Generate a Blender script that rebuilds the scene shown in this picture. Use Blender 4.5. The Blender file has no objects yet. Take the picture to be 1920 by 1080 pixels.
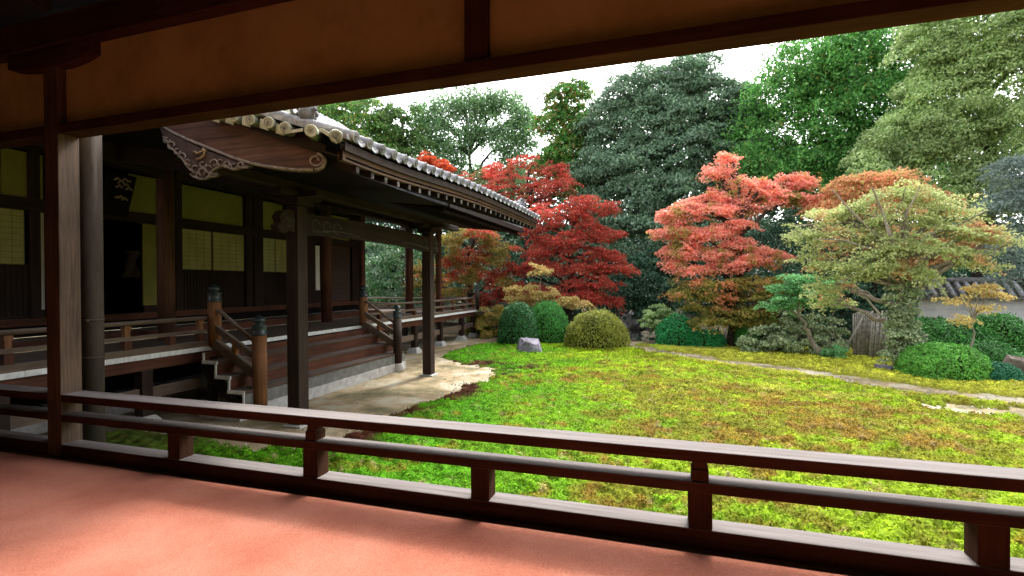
import bpy, math, random
import numpy as np
from mathutils import Matrix, Vector
random.seed(7); RNG = np.random.default_rng(7)
sc = bpy.context.scene
col = sc.collection
# ------------------------------------------------------------------ camera
R = np.array([[0.95395, 0.00428, 0.29993], [0.29990, 0.00806, -0.95394], [-0.00650, 0.99996, 0.00641]])
F = 930.0
cd = bpy.data.cameras.new('camera'); cam = bpy.data.objects.new('camera', cd); col.objects.link(cam)
cd.sensor_width = 36; cd.lens = F / 1920 * 36; cd.clip_start = 0.05; cd.clip_end = 600
M4 = Matrix([list(R[i]) + [0] for i in range(3)] + [[0, 0, 0, 1]])
q = M4.to_quaternion(); q.normalize(); cam.rotation_mode = 'QUATERNION'; cam.rotation_quaternion = q
sc.camera = cam
# ------------------------------------------------------------------ light
SUN_EL, EXPO, SKY, SUNP = math.radians(49), 2.4, 0.15, 0.85
w = bpy.data.worlds.new("World"); sc.world = w; w.use_nodes = True
nt = w.node_tree; bg = nt.nodes['Background']
sky = nt.nodes.new('ShaderNodeTexSky'); sky.sky_type = 'NISHITA'; sky.sun_disc = False
sky.sun_elevation = SUN_EL; sky.sun_rotation = math.radians(8); sky.air_density = 1.0; sky.dust_density = 4.0; sky.ozone_density = 1
hs = nt.nodes.new('ShaderNodeHueSaturation'); hs.inputs['Saturation'].default_value = 0.22; hs.inputs['Value'].default_value = 1.0
nt.links.new(sky.outputs[0], hs.inputs['Color']); nt.links.new(hs.outputs[0], bg.inputs[0]); bg.inputs[1].default_value = SKY
sl = bpy.data.lights.new('sun', 'SUN'); sl.energy = SUNP; sl.angle = math.radians(7); sl.color = (1, .97, .92)
sun = bpy.data.objects.new('sun', sl); col.objects.link(sun)
az = math.radians(-8)
dv = Vector((-math.sin(az) * math.cos(SUN_EL) * -1 * -1, math.cos(az) * math.cos(SUN_EL), math.sin(SUN_EL)))
sun.rotation_mode = 'QUATERNION'; sun.rotation_quaternion = dv.to_track_quat('Z', 'Y')
vs = sc.view_settings; vs.view_transform = 'Standard'; vs.look = 'None'; vs.gamma = 1; vs.exposure = EXPO; vs.use_curve_mapping = False
# ------------------------------------------------------------------ helpers
def ray(x, y): return R @ np.array([x - 960.0, -(y - 540.0), -F])
def at(x, y, Y): r = ray(x, y); return r * (Y / r[1])
def atz(x, y, z=-2.0): r = ray(x, y); return r * (z / r[2])
def px2m(x, Y):   # metres per pixel on the plane Y at column x
    p = at(x, 540, Y); return float(-(R.T @ p)[2]) / F
def tag(o, label=None, cat=None, group=None, kind=None):
    if label: o['label'] = label
    if cat: o['category'] = cat
    if group: o['group'] = group
    if kind: o['kind'] = kind
    return o
def empty(name, loc, label, cat, group=None):
    o = bpy.data.objects.new(name, None); o.empty_display_size = .2; o.location = loc; col.objects.link(o)
    return tag(o, label, cat, group)
class MB:
    def __init__(s): s.v = []; s.f = []; s.sm = []; s.cuts = []
    def add(s, vs_, fs, smooth=False):
        n = len(s.v); s.v += [tuple(map(float, p)) for p in vs_]
        for f in fs: s.f.append(tuple(i + n for i in f)); s.sm.append(smooth)
        return s
    def join(s, o): s.cuts.append(len(s.f)); return s.add(o.v, o.f) or s
    def box(s, x0, x1, y0, y1, z0, z1):
        x0, x1 = sorted((x0, x1)); y0, y1 = sorted((y0, y1)); z0, z1 = sorted((z0, z1))
        return s.add([(x0,y0,z0),(x1,y0,z0),(x1,y1,z0),(x0,y1,z0),(x0,y0,z1),(x1,y0,z1),(x1,y1,z1),(x0,y1,z1)],
                     [(0,3,2,1),(4,5,6,7),(0,1,5,4),(1,2,6,5),(2,3,7,6),(3,0,4,7)])
    def bar(s, p, q_, w_, h_, up=(0,0,1)):
        p = np.array(p, float); q_ = np.array(q_, float); d = q_ - p; d /= np.linalg.norm(d)
        a = np.cross(d, up); a /= np.linalg.norm(a); b = np.cross(a, d)
        vs_ = [c + a*i*w_/2 + b*j*h_/2 for c in (p, q_) for i, j in ((-1,-1),(1,-1),(1,1),(-1,1))]
        return s.add(vs_, [(0,1,2,3),(7,6,5,4),(0,4,5,1),(1,5,6,2),(2,6,7,3),(3,7,4,0)])
    def tube(s, pts, rad, n=10, caps=True):
        pts = [np.array(p, float) for p in pts]
        if not hasattr(rad, '__len__'): rad = [rad] * len(pts)
        vs_ = []; a = None
        for i, p in enumerate(pts):
            d = pts[min(i+1, len(pts)-1)] - pts[max(i-1, 0)]; d = d / (np.linalg.norm(d) + 1e-9)
            if a is None:
                ref = np.array((0,0,1.)) if abs(d[2]) < .9 else np.array((1.,0,0)); a = np.cross(d, ref)
            a = a - d * a.dot(d); a /= np.linalg.norm(a) + 1e-9; b = np.cross(d, a)
            for k in range(n):
                t = 2*math.pi*k/n; vs_.append(p + (a*math.cos(t) + b*math.sin(t)) * rad[i])
        fs = [(i*n+k, i*n+(k+1) % n, (i+1)*n+(k+1) % n, (i+1)*n+k) for i in range(len(pts)-1) for k in range(n)]
        s.add(vs_, fs, True)
        if caps:
            m = len(s.v) - len(vs_)
            s.f.append(tuple(m+k for k in range(n))[::-1]); s.sm.append(False)
            s.f.append(tuple(m+(len(pts)-1)*n+k for k in range(n))); s.sm.append(False)
        return s
    def lathe(s, prof, c, n=16):   # prof [(r,z)]
        vs_ = [(c[0]+r*math.cos(2*math.pi*k/n), c[1]+r*math.sin(2*math.pi*k/n), c[2]+z) for r, z in prof for k in range(n)]
        fs = [(i*n+k, i*n+(k+1) % n, (i+1)*n+(k+1) % n, (i+1)*n+k) for i in range(len(prof)-1) for k in range(n)]
        s.add(vs_, fs, True); m = len(s.v) - len(vs_)
        s.f.append(tuple(m+k for k in range(n))[::-1]); s.sm.append(False)
        s.f.append(tuple(m+(len(prof)-1)*n+k for k in range(n))); s.sm.append(False)
        return s
    def prism(s, poly, a, b, ax='y'):   # polygon in the plane across axis ax, between a and b
        def P(u, v, t): return {'y': (u, t, v), 'x': (t, u, v), 'z': (u, v, t)}[ax]
        n = len(poly)
        vs_ = [P(u, v, a) for u, v in poly] + [P(u, v, b) for u, v in poly]
        return s.add(vs_, [tuple(range(n)), tuple(range(2*n-1, n-1, -1))] + [(i, (i+1) % n + 0, (i+1) % n + n, i+n)[::-1] for i in range(n)])
    def build(s, name, m, parent=None, bevel=0, off=None):
        me = bpy.data.meshes.new(name)
        vv = s.v
        if parent is not None:
            l = parent.matrix_basis.translation if parent.parent is None else parent.parent.matrix_basis.translation
            vv = [(x-l[0], y-l[1], z-l[2]) for x, y, z in s.v]
        me.from_pydata(vv, [], s.f)
        for k in (m if isinstance(m, (list, tuple)) else [m]): me.materials.append(k)
        if s.cuts: me.polygons.foreach_set('material_index', [1 if i >= s.cuts[0] else 0 for i in range(len(s.f))])
        me.polygons.foreach_set('use_smooth', s.sm); me.update()
        o = bpy.data.objects.new(name, me); col.objects.link(o)
        if parent is not None: o.parent = parent
        if bevel:
            b = o.modifiers.new('bevel', 'BEVEL'); b.width = bevel; b.segments = 2; b.limit_method = 'ANGLE'
        return o
def copy_tree(o, parent=None):
    c = o.copy(); col.objects.link(c)
    if parent: c.parent = parent
    for ch in list(o.children): copy_tree(ch, c)
    return c
# numpy noise
_P = RNG.permutation(1024); _V = RNG.random(1024)
def vnoise(x, y, z=0):
    x = np.asarray(x, float); y = np.asarray(y, float); z = np.asarray(z, float) + np.zeros_like(x)
    xi, yi, zi = np.floor(x).astype(int), np.floor(y).astype(int), np.floor(z).astype(int)
    fx, fy, fz = x-xi, y-yi, z-zi; fx, fy, fz = (t*t*(3-2*t) for t in (fx, fy, fz))
    def h(i, j, k): return _V[_P[(_P[(_P[i & 1023] + j) & 1023] + k) & 1023]]
    r = 0
    for a in (0, 1):
        for b in (0, 1):
            for c in (0, 1):
                r = r + h(xi+a, yi+b, zi+c) * (fx if a else 1-fx) * (fy if b else 1-fy) * (fz if c else 1-fz)
    return r
def fbm(x, y, z=0, o=4):
    r = 0; a = .5; t = 0
    for i in range(o): r = r + a*vnoise(x*2**i + 17*i, y*2**i + 5*i, np.asarray(z)*2**i); t += a; a *= .5
    return r / t
# ------------------------------------------------------------------ materials
def mat(name, rough=.8, spec=.3):
    m = bpy.data.materials.new(name); m.use_nodes = True; n = m.node_tree; b = n.nodes['Principled BSDF']
    b.inputs['Roughness'].default_value = rough; b.inputs['Specular IOR Level'].default_value = spec
    return m, n, b
def N(n, t, **k):
    x = n.nodes.new('ShaderNode' + t)
    for a, v in k.items(): setattr(x, a, v)
    return x
def ramp(n, stops):
    r = N(n, 'ValToRGB'); e = r.color_ramp.elements
    while len(e) > 1: e.remove(e[-1])
    e[0].position = stops[0][0]; e[0].color = (*stops[0][1], 1)
    for p, c in stops[1:]:
        x = e.new(p); x.color = (*c, 1)
    return r
def noisy(name, stops, scale=5, rough=.85, spec=.2, bump=.2, bscale=None, stretch=(1,1,1), detail=6, bdist=.01):
    m, n, b = mat(name, rough, spec)
    tc = N(n, 'TexCoord'); mp = N(n, 'Mapping'); mp.inputs['Scale'].default_value = stretch
    n.links.new(tc.outputs['Object'], mp.inputs[0])
    t = N(n, 'TexNoise'); t.inputs['Scale'].default_value = scale; t.inputs['Detail'].default_value = detail; t.inputs['Roughness'].default_value = .65
    n.links.new(mp.outputs[0], t.inputs[0]); r = ramp(n, stops); n.links.new(t.outputs[0], r.inputs[0]); n.links.new(r.outputs[0], b.inputs['Base Color'])
    if bump:
        t2 = N(n, 'TexNoise'); t2.inputs['Scale'].default_value = bscale or scale*4; t2.inputs['Detail'].default_value = 5; n.links.new(mp.outputs[0], t2.inputs[0])
        bp = N(n, 'Bump'); bp.inputs['Strength'].default_value = bump; bp.inputs['Distance'].default_value = bdist
        n.links.new(t2.outputs[0], bp.inputs['Height']); n.links.new(bp.outputs[0], b.inputs['Normal'])
    return m
def wood(name, dark, light, axis='x', weather=None, rough=.7, spec=.25, gscale=26, contrast=1.):
    """grain stretched along one axis; weather = colour of sun-bleached upward faces"""
    m, n, b = mat(name, rough, spec)
    tc = N(n, 'TexCoord'); mp = N(n, 'Mapping')
    s = [1, 1, 1]; s['xyz'.index(axis)] = .045; mp.inputs['Scale'].default_value = s
    n.links.new(tc.outputs['Object'], mp.inputs[0])
    big = N(n, 'TexNoise'); big.inputs['Scale'].default_value = 2.0; big.inputs['Detail'].default_value = 3; n.links.new(tc.outputs['Object'], big.inputs[0])
    t = N(n, 'TexNoise'); t.inputs['Scale'].default_value = gscale; t.inputs['Detail'].default_value = 7; t.inputs['Roughness'].default_value = .7; t.inputs['Distortion'].default_value = .6
    n.links.new(mp.outputs[0], t.inputs[0])
    r = ramp(n, [(.30, dark), (.5, tuple((a+c)/2 for a, c in zip(dark, light))), (.70, light)]); n.links.new(t.outputs[0], r.inputs[0])
    out = r.outputs[0]
    mx = N(n, 'Mix', data_type='RGBA', blend_type='MULTIPLY'); mx.inputs[0].default_value = .8
    r2 = ramp(n, [(.3, (.55, .5, .48)), (.7, (1.15, 1.1, 1.05))]); n.links.new(big.outputs[0], r2.inputs[0])
    n.links.new(out, mx.inputs[6]); n.links.new(r2.outputs[0], mx.inputs[7]); out = mx.outputs[2]
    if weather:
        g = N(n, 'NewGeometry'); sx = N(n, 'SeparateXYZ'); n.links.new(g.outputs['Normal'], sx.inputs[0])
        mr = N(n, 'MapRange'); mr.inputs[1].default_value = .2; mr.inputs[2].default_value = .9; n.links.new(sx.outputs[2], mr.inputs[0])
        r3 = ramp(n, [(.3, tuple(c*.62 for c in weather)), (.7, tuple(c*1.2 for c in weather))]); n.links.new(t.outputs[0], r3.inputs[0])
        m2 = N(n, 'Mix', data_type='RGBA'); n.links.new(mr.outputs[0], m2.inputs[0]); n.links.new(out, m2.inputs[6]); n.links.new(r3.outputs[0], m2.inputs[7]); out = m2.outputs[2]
    n.links.new(out, b.inputs['Base Color'])
    bp = N(n, 'Bump'); bp.inputs['Strength'].default_value = .45; bp.inputs['Distance'].default_value = .004
    n.links.new(t.outputs[0], bp.inputs['Height']); n.links.new(bp.outputs[0], b.inputs['Normal'])
    return m
def leafmat(name, cols, trans=.3, rough=.55, spec=.35, clump=.35, nscale=.7, alt=None):
    """cols: palette picked per leaf; alt: (colour, amount) patches by noise in space"""
    m, n, b = mat(name, rough, spec)
    g = N(n, 'NewGeometry'); k = len(cols)
    r = ramp(n, [(i/(k-1) if k > 1 else 0, c) for i, c in enumerate(cols)]); n.links.new(g.outputs['Random Per Island'], r.inputs[0])
    tc = N(n, 'TexCoord'); t = N(n, 'TexNoise'); t.inputs['Scale'].default_value = nscale; t.inputs['Detail'].default_value = 3
    n.links.new(tc.outputs['Object'], t.inputs[0])
    mx = N(n, 'Mix', data_type='RGBA', blend_type='MULTIPLY'); mx.inputs[0].default_value = 1
    rr = ramp(n, [(.3, (1-clump,)*3), (.7, (1+clump,)*3)]); n.links.new(t.outputs[0], rr.inputs[0])
    n.links.new(r.outputs[0], mx.inputs[6]); n.links.new(rr.outputs[0], mx.inputs[7]); out = mx.outputs[2]
    if alt:
        t2 = N(n, 'TexNoise'); t2.inputs['Scale'].default_value = alt[2] if len(alt) > 2 else 1.3; t2.inputs['Detail'].default_value = 4
        mp = N(n, 'Mapping'); mp.inputs['Location'].default_value = (3.1, 7.7, 1.9); n.links.new(tc.outputs['Object'], mp.inputs[0]); n.links.new(mp.outputs[0], t2.inputs[0])
        r4 = ramp(n, [(alt[1]-.05, (0,0,0)), (alt[1]+.05, (1,1,1))]); n.links.new(t2.outputs[0], r4.inputs[0])
        m2 = N(n, 'Mix', data_type='RGBA'); n.links.new(r4.outputs[0], m2.inputs[0]); n.links.new(out, m2.inputs[6]); m2.inputs[7].default_value = (*alt[0], 1); out = m2.outputs[2]
    n.links.new(out, b.inputs['Base Color'])
    tr = N(n, 'BsdfTranslucent'); n.links.new(out, tr.inputs[0]); ms = N(n, 'MixShader'); ms.inputs[0].default_value = trans
    n.links.new(b.outputs[0], ms.inputs[1]); n.links.new(tr.outputs[0], ms.inputs[2])
    n.links.new(ms.outputs[0], n.nodes['Material Output'].inputs['Surface'])
    return m
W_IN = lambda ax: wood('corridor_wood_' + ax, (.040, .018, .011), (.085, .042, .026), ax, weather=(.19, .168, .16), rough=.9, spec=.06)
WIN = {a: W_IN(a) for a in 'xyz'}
WPOST = wood('weathered_post_wood', (.040, .027, .018), (.155, .105, .072), 'z', gscale=34)
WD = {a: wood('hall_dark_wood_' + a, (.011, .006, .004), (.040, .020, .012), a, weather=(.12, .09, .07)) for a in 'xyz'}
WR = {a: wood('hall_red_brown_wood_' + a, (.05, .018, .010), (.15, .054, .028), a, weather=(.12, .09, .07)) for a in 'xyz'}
WO = wood('newel_orange_wood', (.13, .055, .022), (.36, .17, .075), 'z')
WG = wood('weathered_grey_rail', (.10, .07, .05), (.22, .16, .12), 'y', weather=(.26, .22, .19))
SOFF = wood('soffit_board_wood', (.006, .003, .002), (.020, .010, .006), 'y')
WHITE = noisy('white_end_paint', [(.35, (.62, .62, .61)), (.65, (.88, .88, .87))], 14, .8)
PLAST = noisy('ochre_plaster', [(.3, (.34, .24, .10)), (.5, (.46, .33, .15)), (.72, (.52, .39, .19))], 1.6, .95, .1, .25, 60, bdist=.003)
PLASTB = noisy('hall_ochre_plaster', [(.3, (.20, .19, .05)), (.7, (.28, .265, .085))], 2, .95, .1, .1, 40)
PAPER = noisy('shoji_paper', [(.3, (.34, .33, .14)), (.7, (.46, .44, .22))], 3, .9, .1, 0)
PAPERW = noisy('pale_paper_panel', [(.3, (.60, .58, .50)), (.7, (.70, .68, .60))], 3, .9, .1, 0)
KUMIKO = noisy('shoji_lattice_wood', [(.3, (.25, .24, .10)), (.7, (.32, .30, .13))], 20, .8, .2, 0)
TILE = noisy('grey_roof_tile', [(.28, (.07, .07, .08)), (.5, (.21, .21, .22)), (.7, (.40, .40, .41))], 9, .65, .35, .3, 60, bdist=.003)
TILEL = noisy('lichen_pale_roof_tile', [(.3, (.16, .17, .12)), (.5, (.34, .35, .25)), (.72, (.50, .50, .46))], 7, .7, .3, .3, 60, bdist=.003)
TILED = noisy('dark_tile_relief', [(.3, (.05, .05, .05)), (.7, (.22, .22, .21))], 16, .7, .3, .3, 60, bdist=.003)
BRONZE = noisy('dark_bronze', [(.3, (.012, .020, .028)), (.7, (.05, .075, .085))], 14, .38, .6, .1)
COPPER = noisy('brown_copper_pipe', [(.3, (.035, .026, .020)), (.7, (.085, .068, .056))], 7, .8, .12, .1, stretch=(1,1,.2))
STONE = noisy('pale_stone', [(.3, (.30, .29, .27)), (.7, (.52, .51, .48))], 8, .9, .2, .4)
CONC = noisy('grey_plinth_board', [(.3, (.10, .10, .09)), (.7, (.2, .2, .18))], 8, .9, .2, .3)
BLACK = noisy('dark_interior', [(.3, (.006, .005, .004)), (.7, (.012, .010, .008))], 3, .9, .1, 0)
CARVED = noisy('dark_beam_carving', [(.3, (.025, .02, .016)), (.7, (.10, .085, .07))], 18, .8, .2, .4, 60)
CARVE = noisy('weathered_carving', [(.3, (.11, .095, .09)), (.7, (.34, .30, .29))], 18, .8, .2, .4, 60)
GOLD = noisy('dull_gold', [(.3, (.22, .15, .08)), (.7, (.45, .33, .2))], 14, .5, .5, .1)
BARK = noisy('brown_bark', [(.3, (.045, .035, .026)), (.7, (.15, .12, .09))], 10, .95, .1, .8, 30, stretch=(1,1,.3), bdist=.02)
BARKG = noisy('grey_pale_bark', [(.3, (.14, .115, .09)), (.7, (.34, .29, .23))], 10, .95, .1, .7, 30, stretch=(1,1,.3), bdist=.02)
BARKD = noisy('dark_bark', [(.3, (.02, .016, .013)), (.7, (.06, .05, .04))], 10, .95, .1, .8, 30, bdist=.02)
# ------------------------------------------------------------------ ground
def simple_mesh(name, V, Fq, m, nper, smooth=True, attr=None):
    me = bpy.data.meshes.new(name); V = np.asarray(V, np.float32); Fq = np.asarray(Fq, np.int32)
    me.vertices.add(len(V)); me.vertices.foreach_set('co', V.ravel())
    me.loops.add(Fq.size); me.loops.foreach_set('vertex_index', Fq.ravel())
    me.polygons.add(len(Fq)); me.polygons.foreach_set('loop_start', np.arange(0, Fq.size, nper, dtype=np.int32))
    me.update(calc_edges=True); me.polygons.foreach_set('use_smooth', np.full(len(Fq), smooth)); me.materials.append(m)
    if attr is not None:
        a = me.color_attributes.new('tint', 'FLOAT_COLOR', 'POINT')
        c = np.ones((len(V), 4), np.float32); c[:, :3] = attr; a.data.foreach_set('color', c.ravel())
    o = bpy.data.objects.new(name, me); col.objects.link(o); return o
def grid(xs, ys):
    X, Y = np.meshgrid(xs, ys); nx, ny = len(xs), len(ys); i = np.arange(nx*ny).reshape(ny, nx)
    Fq = np.stack([i[:-1,:-1], i[:-1,1:], i[1:,1:], i[1:,:-1]], -1).reshape(-1, 4); return X.ravel(), Y.ravel(), Fq
def seg_dist(x, y, pts):
    d = np.full(x.shape, 1e9)
    for (x0, y0), (x1, y1) in zip(pts[:-1], pts[1:]):
        dx, dy = x1-x0, y1-y0; t = np.clip(((x-x0)*dx + (y-y0)*dy)/(dx*dx+dy*dy), 0, 1)
        d = np.minimum(d, np.hypot(x-x0-t*dx, y-y0-t*dy))
    return d
def inside(x, y, poly):
    c = np.zeros(x.shape, bool); n = len(poly)
    for i in range(n):
        x0, y0 = poly[i]; x1, y1 = poly[i-1]
        k = ((y0 > y) != (y1 > y)) & (x < (x1-x0)*(y-y0)/((y1-y0) or 1e-9) + x0); c ^= k
    return c
MOSS = [(-8.2,2.0),(-8.0,4.6),(-7.2,5.05),(-6.2,4.95),(-5.4,4.85),(-4.9,4.9),(-4.3,4.95),(-3.95,5.3),(-4.05,5.9),(-4.1,6.8),(-3.95,7.4),(-3.8,8.5),(-3.7,9.6),
        (-3.75,10.7),(-4.3,11.4),(-5.2,11.8),(-6.0,12.5),(-6.15,13.6),(-6.1,15.2),(-5.7,16.4),(-4.5,17.0),(-2.0,17.2),(-1.75,16.0),(-1.1,15.9),(-.9,16.9),(1.5,17.6),(4,17.4),(7,17.2),(12,17),(12,2.0)]
PATH = [(-1.5,17.6),(-1.15,16.3),(-.2,15.3),(1.28,13.85),(2.87,12.75),(4.25,11.15),(5.7,10.45),(7.5,9.9),(12,9.2)]
def moss_sd(x, y):
    d = seg_dist(x, y, MOSS + [MOSS[0]]); s = np.where(inside(x, y, MOSS), d, -d)
    wd = .34 + .1*fbm(x*1.3, y*1.3) - .06*np.exp(-((x-.6)/1.2)**2)
    s = np.minimum(s, seg_dist(x, y, PATH) - wd)
    for bx, by, br in ((4.9, 9.55, .62), (5.6, 9.3, .7), (-4.3, 10.9, .5), (-3.7, 11.15, .35)):
        s = np.minimum(s, np.hypot((x-bx)*.8, (y-by)*1.6) - br + 1.3*(fbm(x*5, y*5) - .5))
    return s + .55*(fbm(x*2.2+9, y*2.2) - .5) + .42*(fbm(x*8, y*8, 0, 4) - .5)
def moss_h(x, y):
    s = moss_sd(x, y)
    h = -.05 + .085*(1 - np.exp(-np.clip(s + .02, 0, 9)*7)) + np.clip(s, -1, 0)*.25
    h = h + .05*(fbm(x*1.4, y*1.4) - .5)*np.clip(s*3, 0, 1) + .035*(fbm(x*6, y*6, 0, 3) - .5) + (1 + .9*np.clip((7.5-y)/2.5, 0, 1))*(.042*(vnoise(x*14, y*14) - .5) + .020*(vnoise(x*34, y*34) - .5))
    h = h + .10*np.exp(-(((x-1.4)/1.1)**2 + ((y-7.6)/.8)**2))
    return h, s
def moss_col(x, y, s):
    G = np.array((.10, .33, .004)); YG = np.array((.29, .44, .010)); OL = np.array((.23, .23, .015)); BR = np.array((.30, .16, .025)); RD = np.array((.11, .035, .018)); YL = np.array((.46, .46, .06))
    t = np.clip((x + 2.6 + .28*(y-6))/3.2 + 1.3*(fbm(x*.9, y*.9+3) - .5), 0, 1)[:, None]
    c = G*(1-t) + YG*t
    n1 = fbm(x*2.6+31, y*2.6, 0, 5); cen = np.exp(-(((x-2.1)/2.0)**2 + ((y-8.3)/2.0)**2)) + .6*np.exp(-(((x-.2)/1.2)**2 + ((y-6.6)/1.0)**2)) + .5*np.exp(-(((x+1)/2.2)**2 + ((y-10.5)/1.0)**2))
    k = np.clip((n1 - .595 + .23*cen + .05*np.clip(x+2, 0, 2))*9, 0, 1)[:, None]*.85; c = c*(1-k) + OL*k
    n2 = fbm(x*4.3, y*4.3+50, 0, 5); n2 = .72*n2 + .28*fbm(x*1.1, y*1.6+20); k = np.clip((n2 - .595 + .16*cen)*9, 0, 1)[:, None]*.75; c = c*(1-k) + BR*k
    n4 = fbm(x*1.7, y*3.1+80); k = (np.clip((n4-.52)*9, 0, 1)*np.clip((x+1.5)/3, 0, 1)*np.clip((y-8)/3+.3, 0, 1))[:, None]*.6; c = c*(1-k) + YL*k
    far = (np.clip((y - 12.6 + .75*np.clip(x-1, -1, 5) )/1.0, 0, 1)*np.clip((x+.5), 0, 1))[:, None]*.75; c = c*(1-far) + (YL*1.45)*far
    red = (np.clip((.62 - s)/.3, 0, 1)*np.clip((fbm(x*1.6, y*1.6+11)-.40)*8, 0, 1)*(x < -2.2)*(y > 5.2)*(y < 12))[:, None]; c = c*(1-red) + RD*red
    edge = np.clip((.10 - s)/.12, 0, 1)[:, None]*.6; c = c*(1-edge) + np.array((.16, .12, .035))*edge
    dry = (np.clip((fbm(x*7+5, y*7+9, 0, 3)-.70)*9, 0, 1))[:, None]*.7; c = c*(1-dry) + np.array((.36, .27, .14))*dry
    lf = (np.exp(-((x+6.6)/1.3)**2)*(y < 5))[:, None]*.8; c = c*(1-lf) + np.array((.13, .15, .03))*lf
    return c
# moss material
mm, n_, b_ = mat('moss', .9, .15)
at_ = N(n_, 'VertexColor', layer_name='tint'); tc = N(n_, 'TexCoord'); t1 = N(n_, 'TexNoise'); t1.inputs['Scale'].default_value = 22; t1.inputs['Detail'].default_value = 8; t1.inputs['Roughness'].default_value = .8
n_.links.new(tc.outputs['Object'], t1.inputs[0]); rr = ramp(n_, [(.36, (.6, .58, .5)), (.5, (.95, .95, .9)), (.66, (1.35, 1.3, 1.15))]); n_.links.new(t1.outputs[0], rr.inputs[0])
mx = N(n_, 'Mix', data_type='RGBA', blend_type='MULTIPLY'); mx.inputs[0].default_value = 1; n_.links.new(at_.outputs[0], mx.inputs[6]); n_.links.new(rr.outputs[0], mx.inputs[7]); n_.links.new(mx.outputs[2], b_.inputs['Base Color'])
bp = N(n_, 'Bump'); bp.inputs['Strength'].default_value = .8; bp.inputs['Distance'].default_value = .02; n_.links.new(t1.outputs[0], bp.inputs['Height']); n_.links.new(bp.outputs[0], b_.inputs['Normal'])
tr = N(n_, 'BsdfTranslucent'); n_.links.new(mx.outputs[2], tr.inputs[0]); ms = N(n_, 'MixShader'); ms.inputs[0].default_value = .2
n_.links.new(b_.outputs[0], ms.inputs[1]); n_.links.new(tr.outputs[0], ms.inputs[2]); n_.links.new(ms.outputs[0], n_.nodes['Material Output'].inputs['Surface'])
SAND = noisy('sandy_soil', [(.30, (.12, .105, .06)), (.42, (.20, .175, .10)), (.50, (.34, .26, .155)), (.58, (.40, .37, .28)), (.70, (.46, .39, .26))], 1.3, .95, .1, 1, 60, detail=15, bdist=.02)
gx = np.concatenate([[-300,-150,-60,-30], np.arange(-16, 16.1, .5), [30,60,150,300]]); gy = np.concatenate([[-300,-100,-40], np.arange(-10, 30.1, .5), [45,80,150,300]])
X, Y, Fq = grid(gx, gy); g = simple_mesh('ground', np.stack([X, Y, np.full(X.shape, -2.02)], -1), Fq, SAND, 4); tag(g, kind='structure')
X, Y, Fq = grid(np.arange(-60, 60.1, .6), np.arange(0, 60.1, .6)); out = (Y > 17.9 + .25*np.sin(X*1.3)) | (X > 9.3 + .2*np.sin(Y*2)) ; k = out[Fq].all(1)
tag(simple_mesh('forest_floor', np.stack([X, Y, np.full(X.shape, -2.014)], -1), Fq[k], noisy('dark_leaf_soil', [(.3, (.018, .014, .009)), (.55, (.05, .042, .022)), (.75, (.05, .07, .02))], 2.5, .95, .1, .6, 30, bdist=.03), 4), kind='structure')
ys = [3.05]; 
while ys[-1] < 18.2: ys.append(ys[-1] + .022 + .0035*(ys[-1]-3))
X, Y, Fq = grid(np.arange(-8.0, 9.5, .036), np.array(ys)); h, s = moss_h(X, Y)
keep = (s[Fq].max(1) > -.18); Vm = np.stack([X, Y, -1.98 + h], -1); Cm = moss_col(X, Y, s); Fq = Fq[keep]
# tufts: little upright blades
nt_ = 420000
u = RNG.random(nt_); yy = 3.1 + 12.5*u**1.35; xx = RNG.uniform(-7.6, 8, nt_); k = (xx > -1.25*yy) & (xx < .75*yy + .6); xx, yy = xx[k], yy[k]
hh, ss = moss_h(xx, yy); k = ss > .03; xx, yy, hh, ss = xx[k], yy[k], hh[k], ss[k]; n = len(xx)
Nn = RNG.normal(size=(n, 3))*.55 + (0, -.1, 1); Nn /= np.linalg.norm(Nn, axis=1)[:, None]; rr_ = RNG.normal(size=(n, 3)); uu = np.cross(Nn, rr_); uu /= np.linalg.norm(uu, axis=1)[:, None]; v2 = np.cross(Nn, uu)
s1 = (RNG.uniform(.005, .011, n)*(1 + .11*yy))[:, None]; P0 = np.stack([xx, yy, -1.98 + hh + RNG.uniform(.002, .022, n)*(1+.03*yy)], -1)
T = np.stack([P0-uu*s1, P0+v2*s1*.6-Nn*s1*.2, P0+uu*s1, P0-v2*s1*.6-Nn*s1*.2], 1)
Ct = np.repeat(moss_col(xx, yy, ss)*(RNG.uniform(.78, 1.22, n)*(.38 + 1.25*vnoise(xx*14, yy*14)*vnoise(xx*5, yy*5+7)**.5*1.15))[:, None], 4, 0)  # tufts in hollows darkened: shade between cushions is put into the colour
V = np.concatenate([Vm, T.reshape(-1, 3)]); Fa = np.concatenate([Fq, np.arange(n*4).reshape(-1, 4) + len(Vm)]); Ca = np.concatenate([Cm*.7, Ct])
tag(simple_mesh('moss', V, Fa, mm, 4, True, Ca), 'bright green and yellow moss carpeting the garden with brown patches', 'moss', kind='stuff')
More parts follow.
